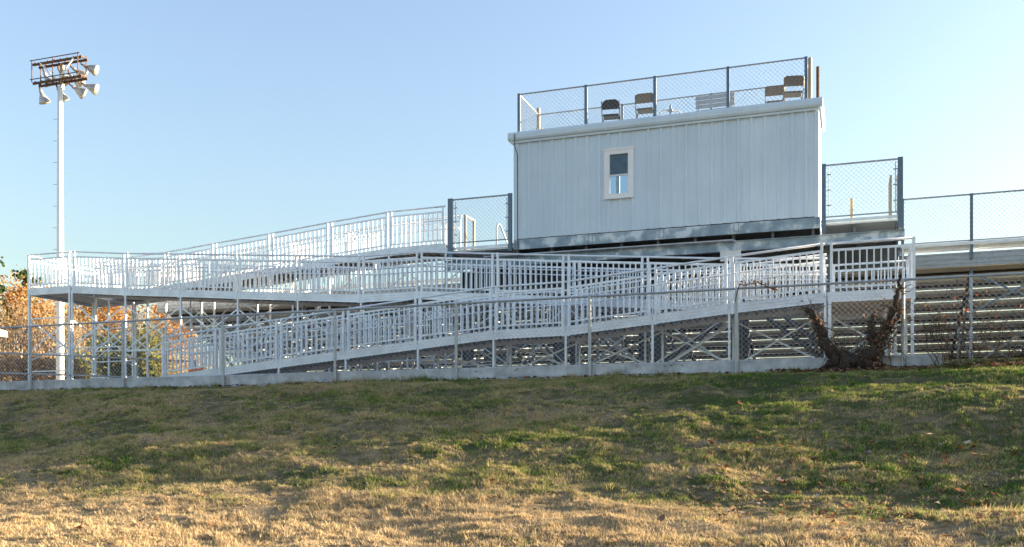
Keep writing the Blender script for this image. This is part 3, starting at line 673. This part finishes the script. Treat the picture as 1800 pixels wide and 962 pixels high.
folding_chair(roof_at(1075, 24.05), 24.05, R(8), 'black folding chair with rounded back, leftmost of the chairs on the press box roof', M['black'], .13)
folding_chair(roof_at(1135, 23.9), 23.9, R(3), 'tan folding chair between the black chair and the slatted bench on the roof', M['chair_tan'], .07)
folding_chair(roof_at(1362, 24.45), 24.45, R(5), 'lower looking tan folding chair at the right end of the roof, set farther back', M['chair_tan'], .05)
folding_chair(roof_at(1393, 23.95), 23.95, R(12), 'tan folding chair nearest the right corner posts of the roof fence', M['chair_tan'], .07)
# slatted bench
xa, xb = roof_at(1225, 24.3), roof_at(1293, 24.3)
t = thing('slatted_bench', ((xa + xb) / 2, 24.3, ZRF), 'grey slatted metal bench on the press box roof behind the fence', 'bench')
mb = MB()
for k in range(3): mb.box((xa, 24.1 - .02 * k, .42 + .10 * k + ZRF - .02), (xb, 24.12 - .02 * k, .51 + .10 * k + ZRF - .02))
mb.build('backrest', M['galv'], t)
mb = MB()
for k in range(3): mb.box((xa, 24.16 + .13 * k, ZRF + .35), (xb, 24.27 + .13 * k, ZRF + .38))
mb.build('seat', M['darksteel'], t)
for x in (xa + .08, xb - .08):
    mb = MB().bar((x, 24.1, ZRF), (x, 24.13, ZRF + .72), .04, .03); mb.bar((x, 24.5, ZRF), (x, 24.5, ZRF + .345), .04, .03); mb.bar((x, 24.14, ZRF + .33), (x, 24.52, ZRF + .33), .035, .03); mb.build('leg', M['galv'], t)
xa, xb = roof_at(1160, 24.2), roof_at(1197, 24.2)
t = thing('hatch_rail', ((xa + xb) / 2, 24.2, ZRF), 'low white bent pipe rail with dark clamp on the press box roof', 'rail')
MB().tube([(xa, 24.2, ZRF), (xa, 24.2, ZRF + .46), (xa + .1, 24.2, ZRF + .5), (xb - .06, 24.3, ZRF + .46), (xb, 24.3, ZRF + .4), (xb, 24.3, ZRF)], .022, 8).build('pipe', M['white'], t, True)
mb = MB().bar(((xa + xb) / 2, 24.22, ZRF), ((xa + xb) / 2, 24.22, ZRF + .62), .05, .05); mb.bar(((xa + xb) / 2 - .06, 24.2, ZRF + .48), ((xa + xb) / 2 + .06, 24.2, ZRF + .48), .06, .05); mb.build('clamp_post', M['galv'], t)
xa = roof_at(948, 24.5)
t = thing('folding_stand', (xa, 24.5, ZRF), 'small folded stand with splayed legs at the left corner of the roof', 'stand')
for dx in (-.22, .24): MB().bar((xa + dx, 24.45, ZRF), (xa + dx * .25, 24.5, ZRF + .52), .035, .035).build('leg', M['tan'] if dx > 0 else M['galv'], t)
MB().bar((xa + .1, 24.48, ZRF + .45), (xa + .3, 24.4, ZRF + .2), .06, .03).build('arm', M['white'], t)
MB().bar((xa - .2, 24.46, ZRF + .3), (xa + .2, 24.46, ZRF + .33), .03, .06).build('crossbar', M['galv'], t)

# ------------------------------------------------------------------ bleachers seen from behind
bl = thing('bleachers', (-4.4, 29, 1.66), 'long aluminium bleachers seen from behind, rows stepping down to the field', 'bleachers')
BX0, BX1, BY, BZ, RUN, RISE, NR = -21.0, 14.4, 25.35, 4.36, .66, .205, 14
secs = [(BX0, -10.3), (-10.28, 1.0), (1.02, BX1)]
for k in range(NR):
    y = BY + RUN * k; z = BZ - RISE * k
    mb = MB()
    for xa, xb in secs:
        for j in range(2): mb.box((xa, y + .03 + j * .312, z - .045), (xb, y + .338 + j * .312, z)); mb.box((xa, y + .03 + j * .312, z - .075), (xb, y + .045 + j * .312, z - .0451)); mb.box((xa, y + .32 + j * .312, z - .075), (xb, y + .335 + j * .312, z - .0451)); mb.box((xa, y + .18 + j * .312, z - .07), (xb, y + .19 + j * .312, z - .0451))
    mb.build('foot_plank', M['plank_tan'], bl)
    mb = MB()
    for xa, xb in secs:
        if k == 0:
            mb.box((xa, y - .02, z - .06), (xb, y, z + .27)); 
            for zz in (.02, .13, .24): mb.box((xa, y - .032, z + zz - .012), (xb, y - .0201, z + zz + .012))
        else:
            mb.box((xa, y + .0, z + .016), (xb, y + .022, z + RISE - .078)); mb.box((xa, y - .01, z + .09), (xb, y - .0001, z + .105))
    mb.build('riser', M['galv'] if k == 0 else M['alu'], bl)
    mb = MB()
    for xa, xb in secs: mb.box((xa, y + .06, z + .40), (xb, y + .31, z + .445)); mb.box((xa, y + .06, z + .37), (xb, y + .075, z + .3999)); mb.box((xa, y + .295, z + .37), (xb, y + .31, z + .3999))
    mb.build('seat_plank', M['alu'], bl)
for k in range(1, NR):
    MB().box((BX0 + .01, BY + RUN * k - .045, BZ - RISE * k + RISE - .142), (BX1 - .01, BY + RUN * k - .012, BZ - RISE * k + RISE - .080)).build('row_shade_strip', M['black'], bl)  # black strip painting in the shade between one row and the next
frames = [2.62 + 1.83 * i for i in range(-12, 7)]
for x in frames:
    ye = BY + RUN * NR; ze = BZ - RISE * NR
    mb = MB().bar((x, BY, BZ - .17), (x, ye, ze - .17 + .0), .06, .13); mb.build('stringer', M['darksteel'], bl)
    mb = MB()
    for k in range(NR): mb.box((x - .02, BY + RUN * k + .1, BZ - RISE * k), (x + .02, BY + RUN * k + .28, BZ - RISE * k + .369)); mb.bar((x, BY + RUN * k + .3, BZ - RISE * k + .36), (x, BY + RUN * k + .55, BZ - RISE * k - .08), .035, .05)
    mb.build('seat_brackets', M['alu'], bl)
    for yy, w in ((BY + .04, .07), (BY + 3.0, .07), (BY + 6.2, .07)):
        zt = BZ - RISE * (yy - BY) / RUN - .2
        if zt - 1.66 > .15: MB().box((x - w / 2, yy - w / 2, gz(x, yy)), (x + w / 2, yy + w / 2, zt)).build('column', M['galv'], bl)
    MB().bar((x + .05, BY + .05, 1.9), (x + .05, BY + 3.0, 3.0), .05, .06).build('frame_brace', M['galv'], bl); MB().bar((x - .05, BY + 3.0, 1.85), (x - .05, BY + .1, 3.7), .05, .06).build('frame_brace', M['galv'], bl)
for i in range(0, len(frames) - 1):
    xa, xb = frames[i], frames[i + 1]
    if True:
        for y_, za, zb in () if (-9.5 < xb and xa < 1.5 and i % 2) else ((.09, 4.15, 3.2), (.12, 3.2, 4.15), (3.06, 3.2, 1.9), (3.09, 1.9, 3.2)): MB().bar((xa, BY + y_, za), (xb, BY + y_, zb), .012, .045).build('cross_brace', M['galv_shade_blue'] if y_ < 1 else M['galv'], bl)
t = thing('bleacher_fence', (6.8, 25.3, 4.8), 'chain link guard fence along the top of the bleachers at the right', 'fence')
pipe_fence(t, (1.1, 25.3), (14.4, 25.3), 4.88, 5.99, [0, .1143, .291, .467, .643, .82, .99], M['galv_shade_blue'], square=.065, rail_r=.022, bottom=4.9, zpost0=4.45, zmesh=4.9, step=.075, wr=.003)
MB().box((1.05, 25.26, 4.80), (14.4, 25.5, 4.87)).build('toe_board', M['alu'], t)

# ------------------------------------------------------------------ pipe railings and yellow pipe at the left
t = thing('pipe_railing', (-21, 22.3, 1.66), 'low grey pipe railing with two rails behind the fence at far left', 'railing')
PR = [(-27.5, 19.95), (-24.6, 20.3), (-22.6, 20.75), (-21.4, 22.0), (-20.2, 23.5), (-19.2, 24.9)]
for h in (2.62, 2.06): MB().tube([(x, y, h) for x, y in PR], .024, 8).build('rail', M['galv'], t, True)
for x, y in PR: MB().tube([(x, y, 1.6), (x, y, 2.64)], .028, 8).build('post', M['galv'], t)
p, q = at(222, 655, 24.8), at(282, 662, 24.8)
t = thing('yellow_pipe', (p.x, 24.8, 1.66), 'yellow painted pipe lying level beside the foot of the lowest ramp', 'pipe')
MB().tube([(p.x, 24.8, 2.05), (q.x + .3, 24.8, 2.05)], .06, 10).build('pipe', M['yellow'], t, True)
for x in (p.x + .1, q.x + .2): MB().box((x - .04, 24.76, 1.6), (x + .04, 24.84, 1.99)).build('support', M['galv'], t)
# concrete blocks behind the kerb
for px_, lab in ((925, 'rough grey concrete block under the level part of the lowest ramp'), (1168, 'rough grey concrete block beside the thin legs right of the ramp middle')):
    p = at(px_, 640, 21.9)
    mb = MB(); x, y, z = p.x, 21.9, 1.64
    mb.prism([(y - .2, z), (y - .2, z + .19), (y - .17, z + .22), (y + .17, z + .22), (y + .2, z + .19), (y + .2, z)], x - .24, x + .24)
    tag(mb.build('concrete_block', M['concrete']), lab, 'block', 'concrete blocks under the ramp')

# ------------------------------------------------------------------ floodlight pole
LX, LY = -31.0, 31.5
t = thing('floodlight_pole', (LX, LY, 1.6), 'tall white floodlight pole with two crossarms of bell lamps at far left', 'light pole')
MB().tube([(LX, LY, 1.55), (LX, LY, 8), (LX, LY, 14.9)], [.165, .135, .10], 16).build('pole', M['white'], t, True)
mb = MB(); z = 3.2; s = 1
while z < 14.3:
    d = .3; mb.tube([(LX, LY, z), (LX + s * d * CT * .95, LY + s * d * ST, z)], .011, 5); z += .45; s = -s
mb.build('step_pegs', M['galv'], t)
ZA, ZBm = 15.9, 15.12
for z in (ZA, ZBm):
    for dy in (-.16, .16): 
        MB().bar((LX - 1.28, LY + dy, z), (LX + 1.28, LY + dy, z), .06, .09).build('crossarm', M['rust'], t)
    mb = MB()
    for i in range(8): mb.bar((LX - 1.19 + .34 * i, LY - .16, z + .07), (LX - 1.19 + .34 * i, LY + .16, z + .07), .05, .05)
    mb.tube([(LX - 1.3, LY - .3, z + .12), (LX + 1.3, LY - .3, z + .12)], .02, 6)
    mb.build('walkway', M['rust'], t)
for x, dy in ((-1.2, -.3), (1.2, -.3), (-.1, -.3), (-1.2, .16), (1.2, .16)): MB().bar((LX + x, LY + dy, ZBm), (LX + x, LY + dy, ZA + .15), .028, .028).build('strut', M['rust'], t)
for xa, xb in ((-.85, -.05), (.9, .15)): MB().bar((LX + xa, LY - .2, ZA), (LX + xb, LY - .2, ZBm + .05), .05, .05).build('diagonal', M['white'], t)
MB().bar((LX, LY + .1, ZBm - .3), (LX, LY + .1, ZA), .12, .12).build('mast_head', M['tan'], t)
def lamp(x, y, z, aim, label=None):
    a = Vector(aim).normalized(); o_ = Vector((x, y, z))
    br = MB().tube([o_, o_ + Vector((0, .0, -.14)), o_ + Vector((0, 0, -.16)) + a * .16], .035, 8).build('lamp_bracket', M['rust'], t)
    c = o_ + Vector((0, 0, -.16)) + a * .14
    prof = [(.12, .08), (.18, .115), (.28, .16), (.40, .21), (.48, .235), (.50, .238)]
    inner = [(.495, .224), (.40, .195), (.28, .145), (.2, .09)]
    mb = MB().tube([c + a * d for d, r in prof + inner], [r for d, r in prof + inner], 16, cap=True)
    hd = mb.build('lamp_head', M['lampmetal'], t, True)
    MB().tube([c + a * -.06, c + a * .0, c + a * .13, c + a * .15], [.045, .075, .075, .055], 12).build('ballast_housing', M['galv'], hd)
    MB().tube([c + a * .47, c + a * .485], [.218, .218], 16).build('lens', M['glass'], hd)
for x, y, z, aim in ((-1.0, .1, ZA, (.12, .45, -.75)), (-.35, .25, ZA, (.25, .6, -.6)), (.35, .2, ZA, (.6, .6, -.45)), (.95, .16, ZA, (.85, .45, -.35)),
                     (-1.0, -.1, ZBm, (.15, .25, -.8)), (-.2, .0, ZBm, (.2, .35, -.7)), (.4, .1, ZBm, (.75, .5, -.55)), (.95, .16, ZBm, (.85, .45, -.35)), (.05, .4, ZBm + .6, (.3, .7, -.4))):
    lamp(LX + x, LY + y, z, aim)

# ------------------------------------------------------------------ plants
def branchy(mb, p, d, length, r, depth, rnd, tips, spread=.55, up=.25, seg=3, n=6, gnarl=.18, shrink=.72, kids=(2, 3)):
    pts = [Vector(p)]; rs = [r]; d = Vector(d).normalized()
    for i in range(seg):
        d = (d + Vector((rnd.gauss(0, gnarl), rnd.gauss(0, gnarl), rnd.gauss(0, gnarl) + up * .12))).normalized()
        pts.append(pts[-1] + d * (length / seg)); rs.append(r * (1 - (.35 * (i + 1) / seg)))
        if depth <= 1: tips.append(tuple(pts[-1]))
    mb.tube(pts, rs, n, cap=False)
    if depth > 0:
        for k in range(rnd.randint(*kids)):
            e = (d + Vector((rnd.gauss(0, spread), rnd.gauss(0, spread), rnd.gauss(0, spread * .6) + up))).normalized()
            j = rnd.choice((len(pts) - 1, len(pts) - 1, len(pts) - 2))
            branchy(mb, pts[j], e, length * shrink * rnd.uniform(.8, 1.15), rs[j] * .68, depth - 1, rnd, tips, spread, up, seg, max(4, n - 1), gnarl, shrink, kids)
def leaf_cloud(tips, per, sd, size):
    T = np.array(tips); P = np.repeat(T, per, 0) + rng.normal(0, sd, (len(T) * per, 3))
    n = len(P); a = rng.normal(size=(n, 3)); a /= np.linalg.norm(a, axis=1)[:, None]; b_ = rng.normal(size=(n, 3)); b_ = np.cross(a, b_); b_ /= np.linalg.norm(b_, axis=1)[:, None]
    s = size * rng.uniform(.5, 1.3, n)[:, None]; a *= s; b_ *= s * .7
    return np.stack([P - a, P - b_, P + a, P + b_], 1).reshape(-1, 3)
def tree(name, x, y, h, label, leaf, bark='bark', seed=1, depth=4, per=10, sd=.45, size=.13, trunk=.3, kids=(2, 3), cat='tree', group='trees beyond the field', stems=1, up=.3):
    rnd = random.Random(seed); z = gz(x, y) - .1; t = thing(name, (x, y, z), label, cat, group)
    mb = MB(); tips = []
    for s in range(stems):
        d0 = Vector((rnd.gauss(0, .12 if stems == 1 else .3), rnd.gauss(0, .12 if stems == 1 else .3), 1))
        branchy(mb, (x + (rnd.gauss(0, .25) if stems > 1 else 0), y + (rnd.gauss(0, .25) if stems > 1 else 0), z), d0, h * trunk, h * (.022 if stems == 1 else .014), depth, rnd, tips, .5, up, 3, 6, .13, .72, kids)
    mb.build('trunk', M[bark], t, True)
    if per == 1: tips = tips[::3]
    if leaf and per: np_object('crown', leaf_cloud(tips, per, sd, size), 4, M[leaf], t, (x, y, z))
    return t
def conifer(x, y, h, label, seed=1):
    rnd = random.Random(seed); z = gz(x, y) - .1; t = thing('conifer', (x, y, z), label, 'tree', 'trees beyond the field')
    mb = MB().tube([(x, y, z), (x, y, z + h)], [h * .016, .02], 7); tips = []
    k = h * .15
    while k < h * .98:
        f_ = 1 - k / h; L = h * (.05 + .22 * f_ ** .8)
        for i in range(5):
            a_ = rnd.uniform(0, 2 * math.pi); L_ = L * rnd.uniform(.6, 1.1); e = Vector((math.cos(a_), math.sin(a_), rnd.uniform(-.1, .25)))
            mb.tube([(x, y, z + k), tuple(Vector((x, y, z + k)) + e * L_)], [.035, .01], 4, False)
            for q in np.linspace(.2, 1, max(3, int(L_ * 3))): tips.append(tuple(Vector((x, y, z + k)) + e * L_ * q))
        k += h * .035
    mb.build('trunk', M['bark'], t); T = np.array(tips)
    P = leaf_cloud(tips, 14, .13, .14); np_object('crown', P, 4, M['needle'], t, (x, y, z))
def along(px_, Z, dpx=0):
    u = (px_ - 900) / FPX; Xc = u * Z
    return Xc * CT - Z * ST, Xc * ST + Z * CT
TREES = [  # pixel column, depth, height, kind, seed
    (-60, 66, 10.5, 'o', 3), (8, 72, 11.2, 'o', 4), (62, 64, 10.2, 'o', 5), (118, 70, 11.0, 'o', 6), (165, 62, 9.2, 'r', 7), (205, 74, 11.5, 'o', 8), (250, 68, 10.8, 'r', 9),
    (-110, 74, 11.5, 'r', 12), (-20, 60, 8.5, 'b', 13), (35, 56, 7.8, 'b', 14), (88, 57, 8.0, 'b', 15), (140, 58, 8.2, 'b', 16), (185, 57, 7.0, 'b', 17), (232, 58, 7.4, 'b', 18), (275, 60, 7.5, 'b', 19),
    (150, 55, 4.2, 'g', 20), (205, 50, 5.8, 'g', 21), (240, 57, 4.6, 'g', 22), (70, 52, 3.6, 's', 23), (15, 50, 3.5, 's', 24), (110, 51, 3.2, 's', 25), (262, 52, 3.6, 's', 26), (-40, 51, 3.8, 's', 27)]
LAB = {'o': ('oak_tree', 'orange leaved oak {}, beyond the field', 'leaf_orange', 'bark'),
       'r': ('oak_tree', 'rust brown oak {}, beyond the field', 'leaf_rust', 'bark'),
       'b': ('bare_tree', 'bare grey branching tree {}', 'leaf_tan', 'greybark'),
       'g': ('young_tree', 'low yellow green young tree {}', 'leaf_green', 'bark'),
       's': ('dry_shrub', 'tan twiggy dry shrub {}', 'leaf_tan', 'greybark')}
def whereabouts(px_):
    return ('left of the picture edge' if px_ < 0 else 'close to the left picture edge' if px_ < 40 else 'just right of the leftmost fence post' if px_ < 80 else 'behind the floodlight pole' if px_ < 130 else
            'right of the floodlight pole' if px_ < 172 else 'between the pole and the second fence post' if px_ < 215 else 'right of the second fence post' if px_ < 256 else 'left of the ramp foot' if px_ < 290 else 'behind the ramp foot' if px_ < 340 else 'hidden by the ramp bars')
for px_, Z, h, k, sd_ in TREES:
    x, y = along(px_, Z); nm, lab, lf, bk = LAB[k]; lab = lab.format(whereabouts(px_))
    if k in 'or': tree(nm, x, y, h * 1.12, lab, lf, bk, sd_, 5, 8, .45, .10, .27, (2, 3))
    elif k == 'b': tree(nm, x, y, h * 1.15, lab, lf, bk, sd_, 5, 1, .3, .10, .27, (2, 3), stems=2, up=.5)
    elif k == 'g': tree(nm, x, y, h * .9, lab, lf, bk, sd_, 4, 16, .35, .12, .3, (2, 3), stems=2)
    else: tree(nm, x, y, h, lab, lf, bk, sd_, 4, 4, .2, .08, .3, (3, 4), 'shrub', stems=5, up=.6)
x, y = along(-30, 62); conifer(x, y, 11.8, 'tall dark green conifer at the left picture edge above the oaks', 41)
x, y = along(43, 84); conifer(x, y, 14.0, 'distant conifer whose pointed tip rises just above the orange oaks', 42)

# gnarled stump grown through the fence
YS = 19.5
def sp(px_, py, dy=0): return at(px_, py, YS + dy)
t = thing('gnarled_vine_trunk', (at(1500, 650, YS).x, YS, 1.5), 'gnarled dark cut-back trunk forked like a U, grown against the chain link fence', 'tree trunk')
rnd = random.Random(5)
def gnarl(pts, rs, name):
    P = []; RR = []
    for i in range(len(pts) - 1):
        for k in range(5):
            f_ = k / 5; P.append(pts[i].lerp(pts[i + 1], f_) + Vector((rnd.gauss(0, .02), rnd.gauss(0, .02), rnd.gauss(0, .018)))); RR.append((rs[i] * (1 - f_) + rs[i + 1] * f_) * rnd.uniform(.38, .85))
    P.append(pts[-1]); RR.append(rs[-1])
    return MB().tube(P, RR, 11).build(name, M['darkbark'], t, True)
gnarl([sp(1545, 645), sp(1500, 640, -.05), sp(1465, 628), sp(1448, 600, .02), sp(1440, 575, .03), sp(1430, 552, .05), sp(1420, 543, .05)], [.14, .24, .19, .16, .13, .10, .07], 'limb')
gnarl([sp(1470, 645), sp(1505, 640, -.06), sp(1535, 622), sp(1548, 596, .02), sp(1562, 566, .02), sp(1574, 536, .02), sp(1580, 505, -.03), sp(1583, 489, -.05)], [.16, .24, .22, .15, .11, .08, .06, .04], 'limb')
gnarl([sp(1538, 612), sp(1532, 590), sp(1530, 570, .04), sp(1536, 556, .06)], [.14, .10, .09, .06], 'stub')
gnarl([sp(1555, 590), sp(1572, 562), sp(1585, 545)], [.07, .045, .02], 'stub')
gnarl([sp(1462, 636), sp(1450, 645), sp(1432, 652)], [.13, .08, .03], 'root'); gnarl([sp(1540, 640), sp(1562, 646), sp(1590, 653)], [.12, .07, .03], 'root')
gnarl([sp(1488, 640, -.1), sp(1500, 634, -.14), sp(1520, 640, -.1)], [.15, .17, .12], 'burl')
mb = MB(); C = []
for px_, py, n_, sx_ in ((1428, 548, 8, 6), (1440, 575, 12, 7), (1455, 605, 14, 10), (1475, 625, 16, 12), (1505, 635, 26, 18), (1535, 620, 26, 14), (1552, 600, 24, 12), (1565, 575, 16, 9), (1576, 545, 10, 7), (1582, 510, 5, 4), (1532, 575, 8, 7)):
    for i in range(int(n_ * 1.8)):
        q = sp(px_ + rnd.gauss(0, sx_ * .5), min(py + rnd.gauss(0, sx_ * .5), 650), rnd.uniform(-.1, .08)); pts = [q]; d = Vector((rnd.gauss(0, 1), rnd.gauss(0, .35), rnd.gauss(.35, .7))).normalized(); L_ = rnd.uniform(.12, .5)
        for k in range(4):
            d = (d + Vector((rnd.gauss(0, .45), rnd.gauss(0, .25), rnd.gauss(0, .4)))).normalized(); pts.append(pts[-1] + d * L_ / 4)
        for k in pts: k.y = min(k.y, 19.56); k.z = max(k.z, 1.5)
        r0 = rnd.uniform(.5, 1.5); mb.tube(pts, [.011 * r0, .009 * r0, .007 * r0, .005 * r0, .003], 4, False)
        for k in range(rnd.choice((0, 0, 1, 2))): C.append(tuple(pts[rnd.randint(1, 4)]))
mb.build('twigs', M['bark'], t)
for px_, py, n_, sx_ in ((1440, 565, 22, 7), (1490, 650, 50, 16), (1535, 640, 50, 14), (1556, 600, 45, 9), (1568, 570, 22, 6)):
    for i in range(n_): C.append(tuple(sp(px_ + rnd.gauss(0, sx_), min(py + rnd.gauss(0, sx_ * .9), 652), rnd.uniform(-.25, .05))))
P = np.array(C); np_object('withered_leaves', leaf_cloud(C, 1, .02, .03), 4, M['leaf_vine'], t, tuple(t.location))
# leafless vines with red leaves on the fence at the right
def vine(name, px0, px1, base_y, top_y, n_, label, seed, leaves_=140, spread=18):
    rnd = random.Random(seed); c0 = at((px0 + px1) / 2, base_y, 19.5); t = thing(name, (c0.x, 19.5, 1.5), label, 'vine', 'vines on the fence')
    mb = MB(); tips = []
    for i in range(n_):
        x = rnd.uniform(px0, px1); p = at(x, base_y, 19.48); pts = [p]; d = Vector((rnd.gauss(0, .25), 0, 1)); h = rnd.uniform(.5, 1) * (at(x, top_y, 19.5).z - p.z)
        for k in range(9):
            d = (d + Vector((rnd.gauss(0, .38), 0, .1))).normalized(); q = pts[-1] + d * (h / 9); q.y = 19.5 + rnd.uniform(-.06, .05); pts.append(q)
            if k > 2: tips.append(tuple(q))
            if rnd.random() < .5:
                e = Vector((rnd.gauss(0, 1), rnd.gauss(0, .15), rnd.gauss(.1, .6))) * .16; mb.tube([q, q + e, q + e * 1.7 + Vector((0, 0, -.06))], [.006, .004, .002], 4, False); tips.append(tuple(q + e * 1.6))
        r0 = rnd.uniform(.004, .012); mb.tube(pts, [r0 * (1 - .7 * k / 9) for k in range(10)], 5, False)
    mb.build('stems', M['bark'], t, True)
    rnd.shuffle(tips); np_object('leaves', leaf_cloud(tips[:leaves_], 1, .05, .032), 4, M['leaf_vine'], t, tuple(t.location))
vine('climbing_vine', 1640, 1735, 655, 485, 23, 'tangled leafless vine with reddish leaves on the fence at the right', 3, 150)
vine('climbing_vine', 1740, 1830, 650, 500, 8, 'thinner vine tangle on the fence at the right picture edge', 4, 40)
vine('climbing_vine', 1630, 1662, 600, 540, 4, 'small dark vine clump between the landing and the large vine', 8, 20)
vine('bare_creeper', 1432, 1600, 650, 545, 13, 'thin bare creeper stems woven through the fence round the gnarled trunk', 12, 26)
# sprig on the rail
t = thing('vine_sprig', at(1310, 515, 19.55), 'short dry vine sprig with brown leaves lying on the fence top rail', 'vine', 'vines on the fence'); mb = MB(); tips = []
prev = at(1292, 530, 19.52)
for x in range(1300, 1366, 8):
    q = at(x, 503 - 3 + random.gauss(0, 3) + (6 if x > 1355 else 0), 19.53); mb.tube([prev, q], .009, 5); prev = q; tips += [tuple(q)] * 2
mb.build('stem', M['bark'], t); np_object('leaves', leaf_cloud(tips, 3, .03, .03), 4, M['leaf_vine'], t, tuple(t.location))
# weeds along the foot of the fence
# small shelter at the left picture edge
x, y = along(-62, 48)
t = thing('field_shelter', (x, y, 1.6), 'small low shelter with tan roof and white fascia at the left picture edge', 'shelter')
zr = (HOR - 578) / FPX * 48
MB().box((x - 1.6, y - 1.0, 1.5), (x + .1, y + 1.0, zr - .2)).build('wall', M['tanroof'], t)
mb = MB(); mb.prism([(y - 1.5, zr - .28), (y - 1.5, zr - .02), (y, zr + .35), (y + 1.5, zr - .02), (y + 1.5, zr - .28)], x - 1.9, x + 1.1); rf = mb.build('roof', M['tanroof'], t)
mb = MB().box((x - 1.9, y - 1.53, zr - .3), (x + 1.1, y - 1.501, zr - .0)); mb.box((x + 1.101, y - 1.53, zr - .3), (x + 1.13, y + 1.53, zr)); mb.build('fascia', M['white'], rf)

# far wood on the other side of the field (reads as one mass)
mb = []; 
Xw = rng.uniform(-70, 160, 26000); Yw = 150 + rng.uniform(-6, 10, 26000) - .12 * np.abs(Xw); Hm = 6 + 4 * vnoise(Xw * .12, Yw * 0 + 3) + 2 * vnoise(Xw * .5, Yw * .3); Zw = 1.3 + rng.random(26000) ** .7 * Hm
fw = np_object('far_wood', leaf_cloud(np.stack([Xw, Yw, Zw], -1), 1, .1, .45), 4, M['leaf_rust']); tag(fw, kind='stuff')

# ------------------------------------------------------------------ light, sky, camera
SUN_AZ, SUN_EL = 28.0, 11.6
w = bpy.data.worlds.new('World'); scene.world = w; w.use_nodes = True; nt = w.node_tree; nt.nodes.clear()
sky = nt.nodes.new('ShaderNodeTexSky'); sky.sky_type = 'NISHITA'; sky.sun_disc = False
sky.sun_elevation = R(SUN_EL); sky.sun_rotation = R(90 - SUN_AZ); sky.air_density = 1.5; sky.dust_density = 2.5; sky.ozone_density = 3.2; sky.altitude = 50
bg = nt.nodes.new('ShaderNodeBackground'); bg.inputs[1].default_value = .097
out = nt.nodes.new('ShaderNodeOutputWorld'); hs = nt.nodes.new('ShaderNodeHueSaturation'); hs.inputs['Saturation'].default_value = .9; hs.inputs['Hue'].default_value = .513; nt.links.new(sky.outputs[0], hs.inputs['Color']); nt.links.new(hs.outputs[0], bg.inputs[0]); nt.links.new(bg.outputs[0], out.inputs[0])
S = Vector((math.cos(R(SUN_EL)) * math.cos(R(SUN_AZ)), math.cos(R(SUN_EL)) * math.sin(R(SUN_AZ)), math.sin(R(SUN_EL))))
sun = bpy.data.lights.new('sun', 'SUN'); sun.energy = 5.0; sun.angle = R(.5); sun.color = (1, .79, .53)
so = bpy.data.objects.new('sun', sun); COL.objects.link(so); so.rotation_euler = S.to_track_quat('Z', 'Y').to_euler(); so.location = (30, 20, 40)
cam = bpy.data.cameras.new('camera'); cam.sensor_width = 36; cam.lens = 34; cam.shift_y = (HOR - 481) / 1800; cam.clip_start = .1; cam.clip_end = 8000
co = bpy.data.objects.new('camera', cam); COL.objects.link(co); co.location = (0, 0, 0); co.rotation_euler = (R(90), 0, TH); scene.camera = co
vs = scene.view_settings; vs.view_transform = 'Standard'; vs.look = 'None'; vs.exposure = 2.15; vs.gamma = 1; vs.use_curve_mapping = False
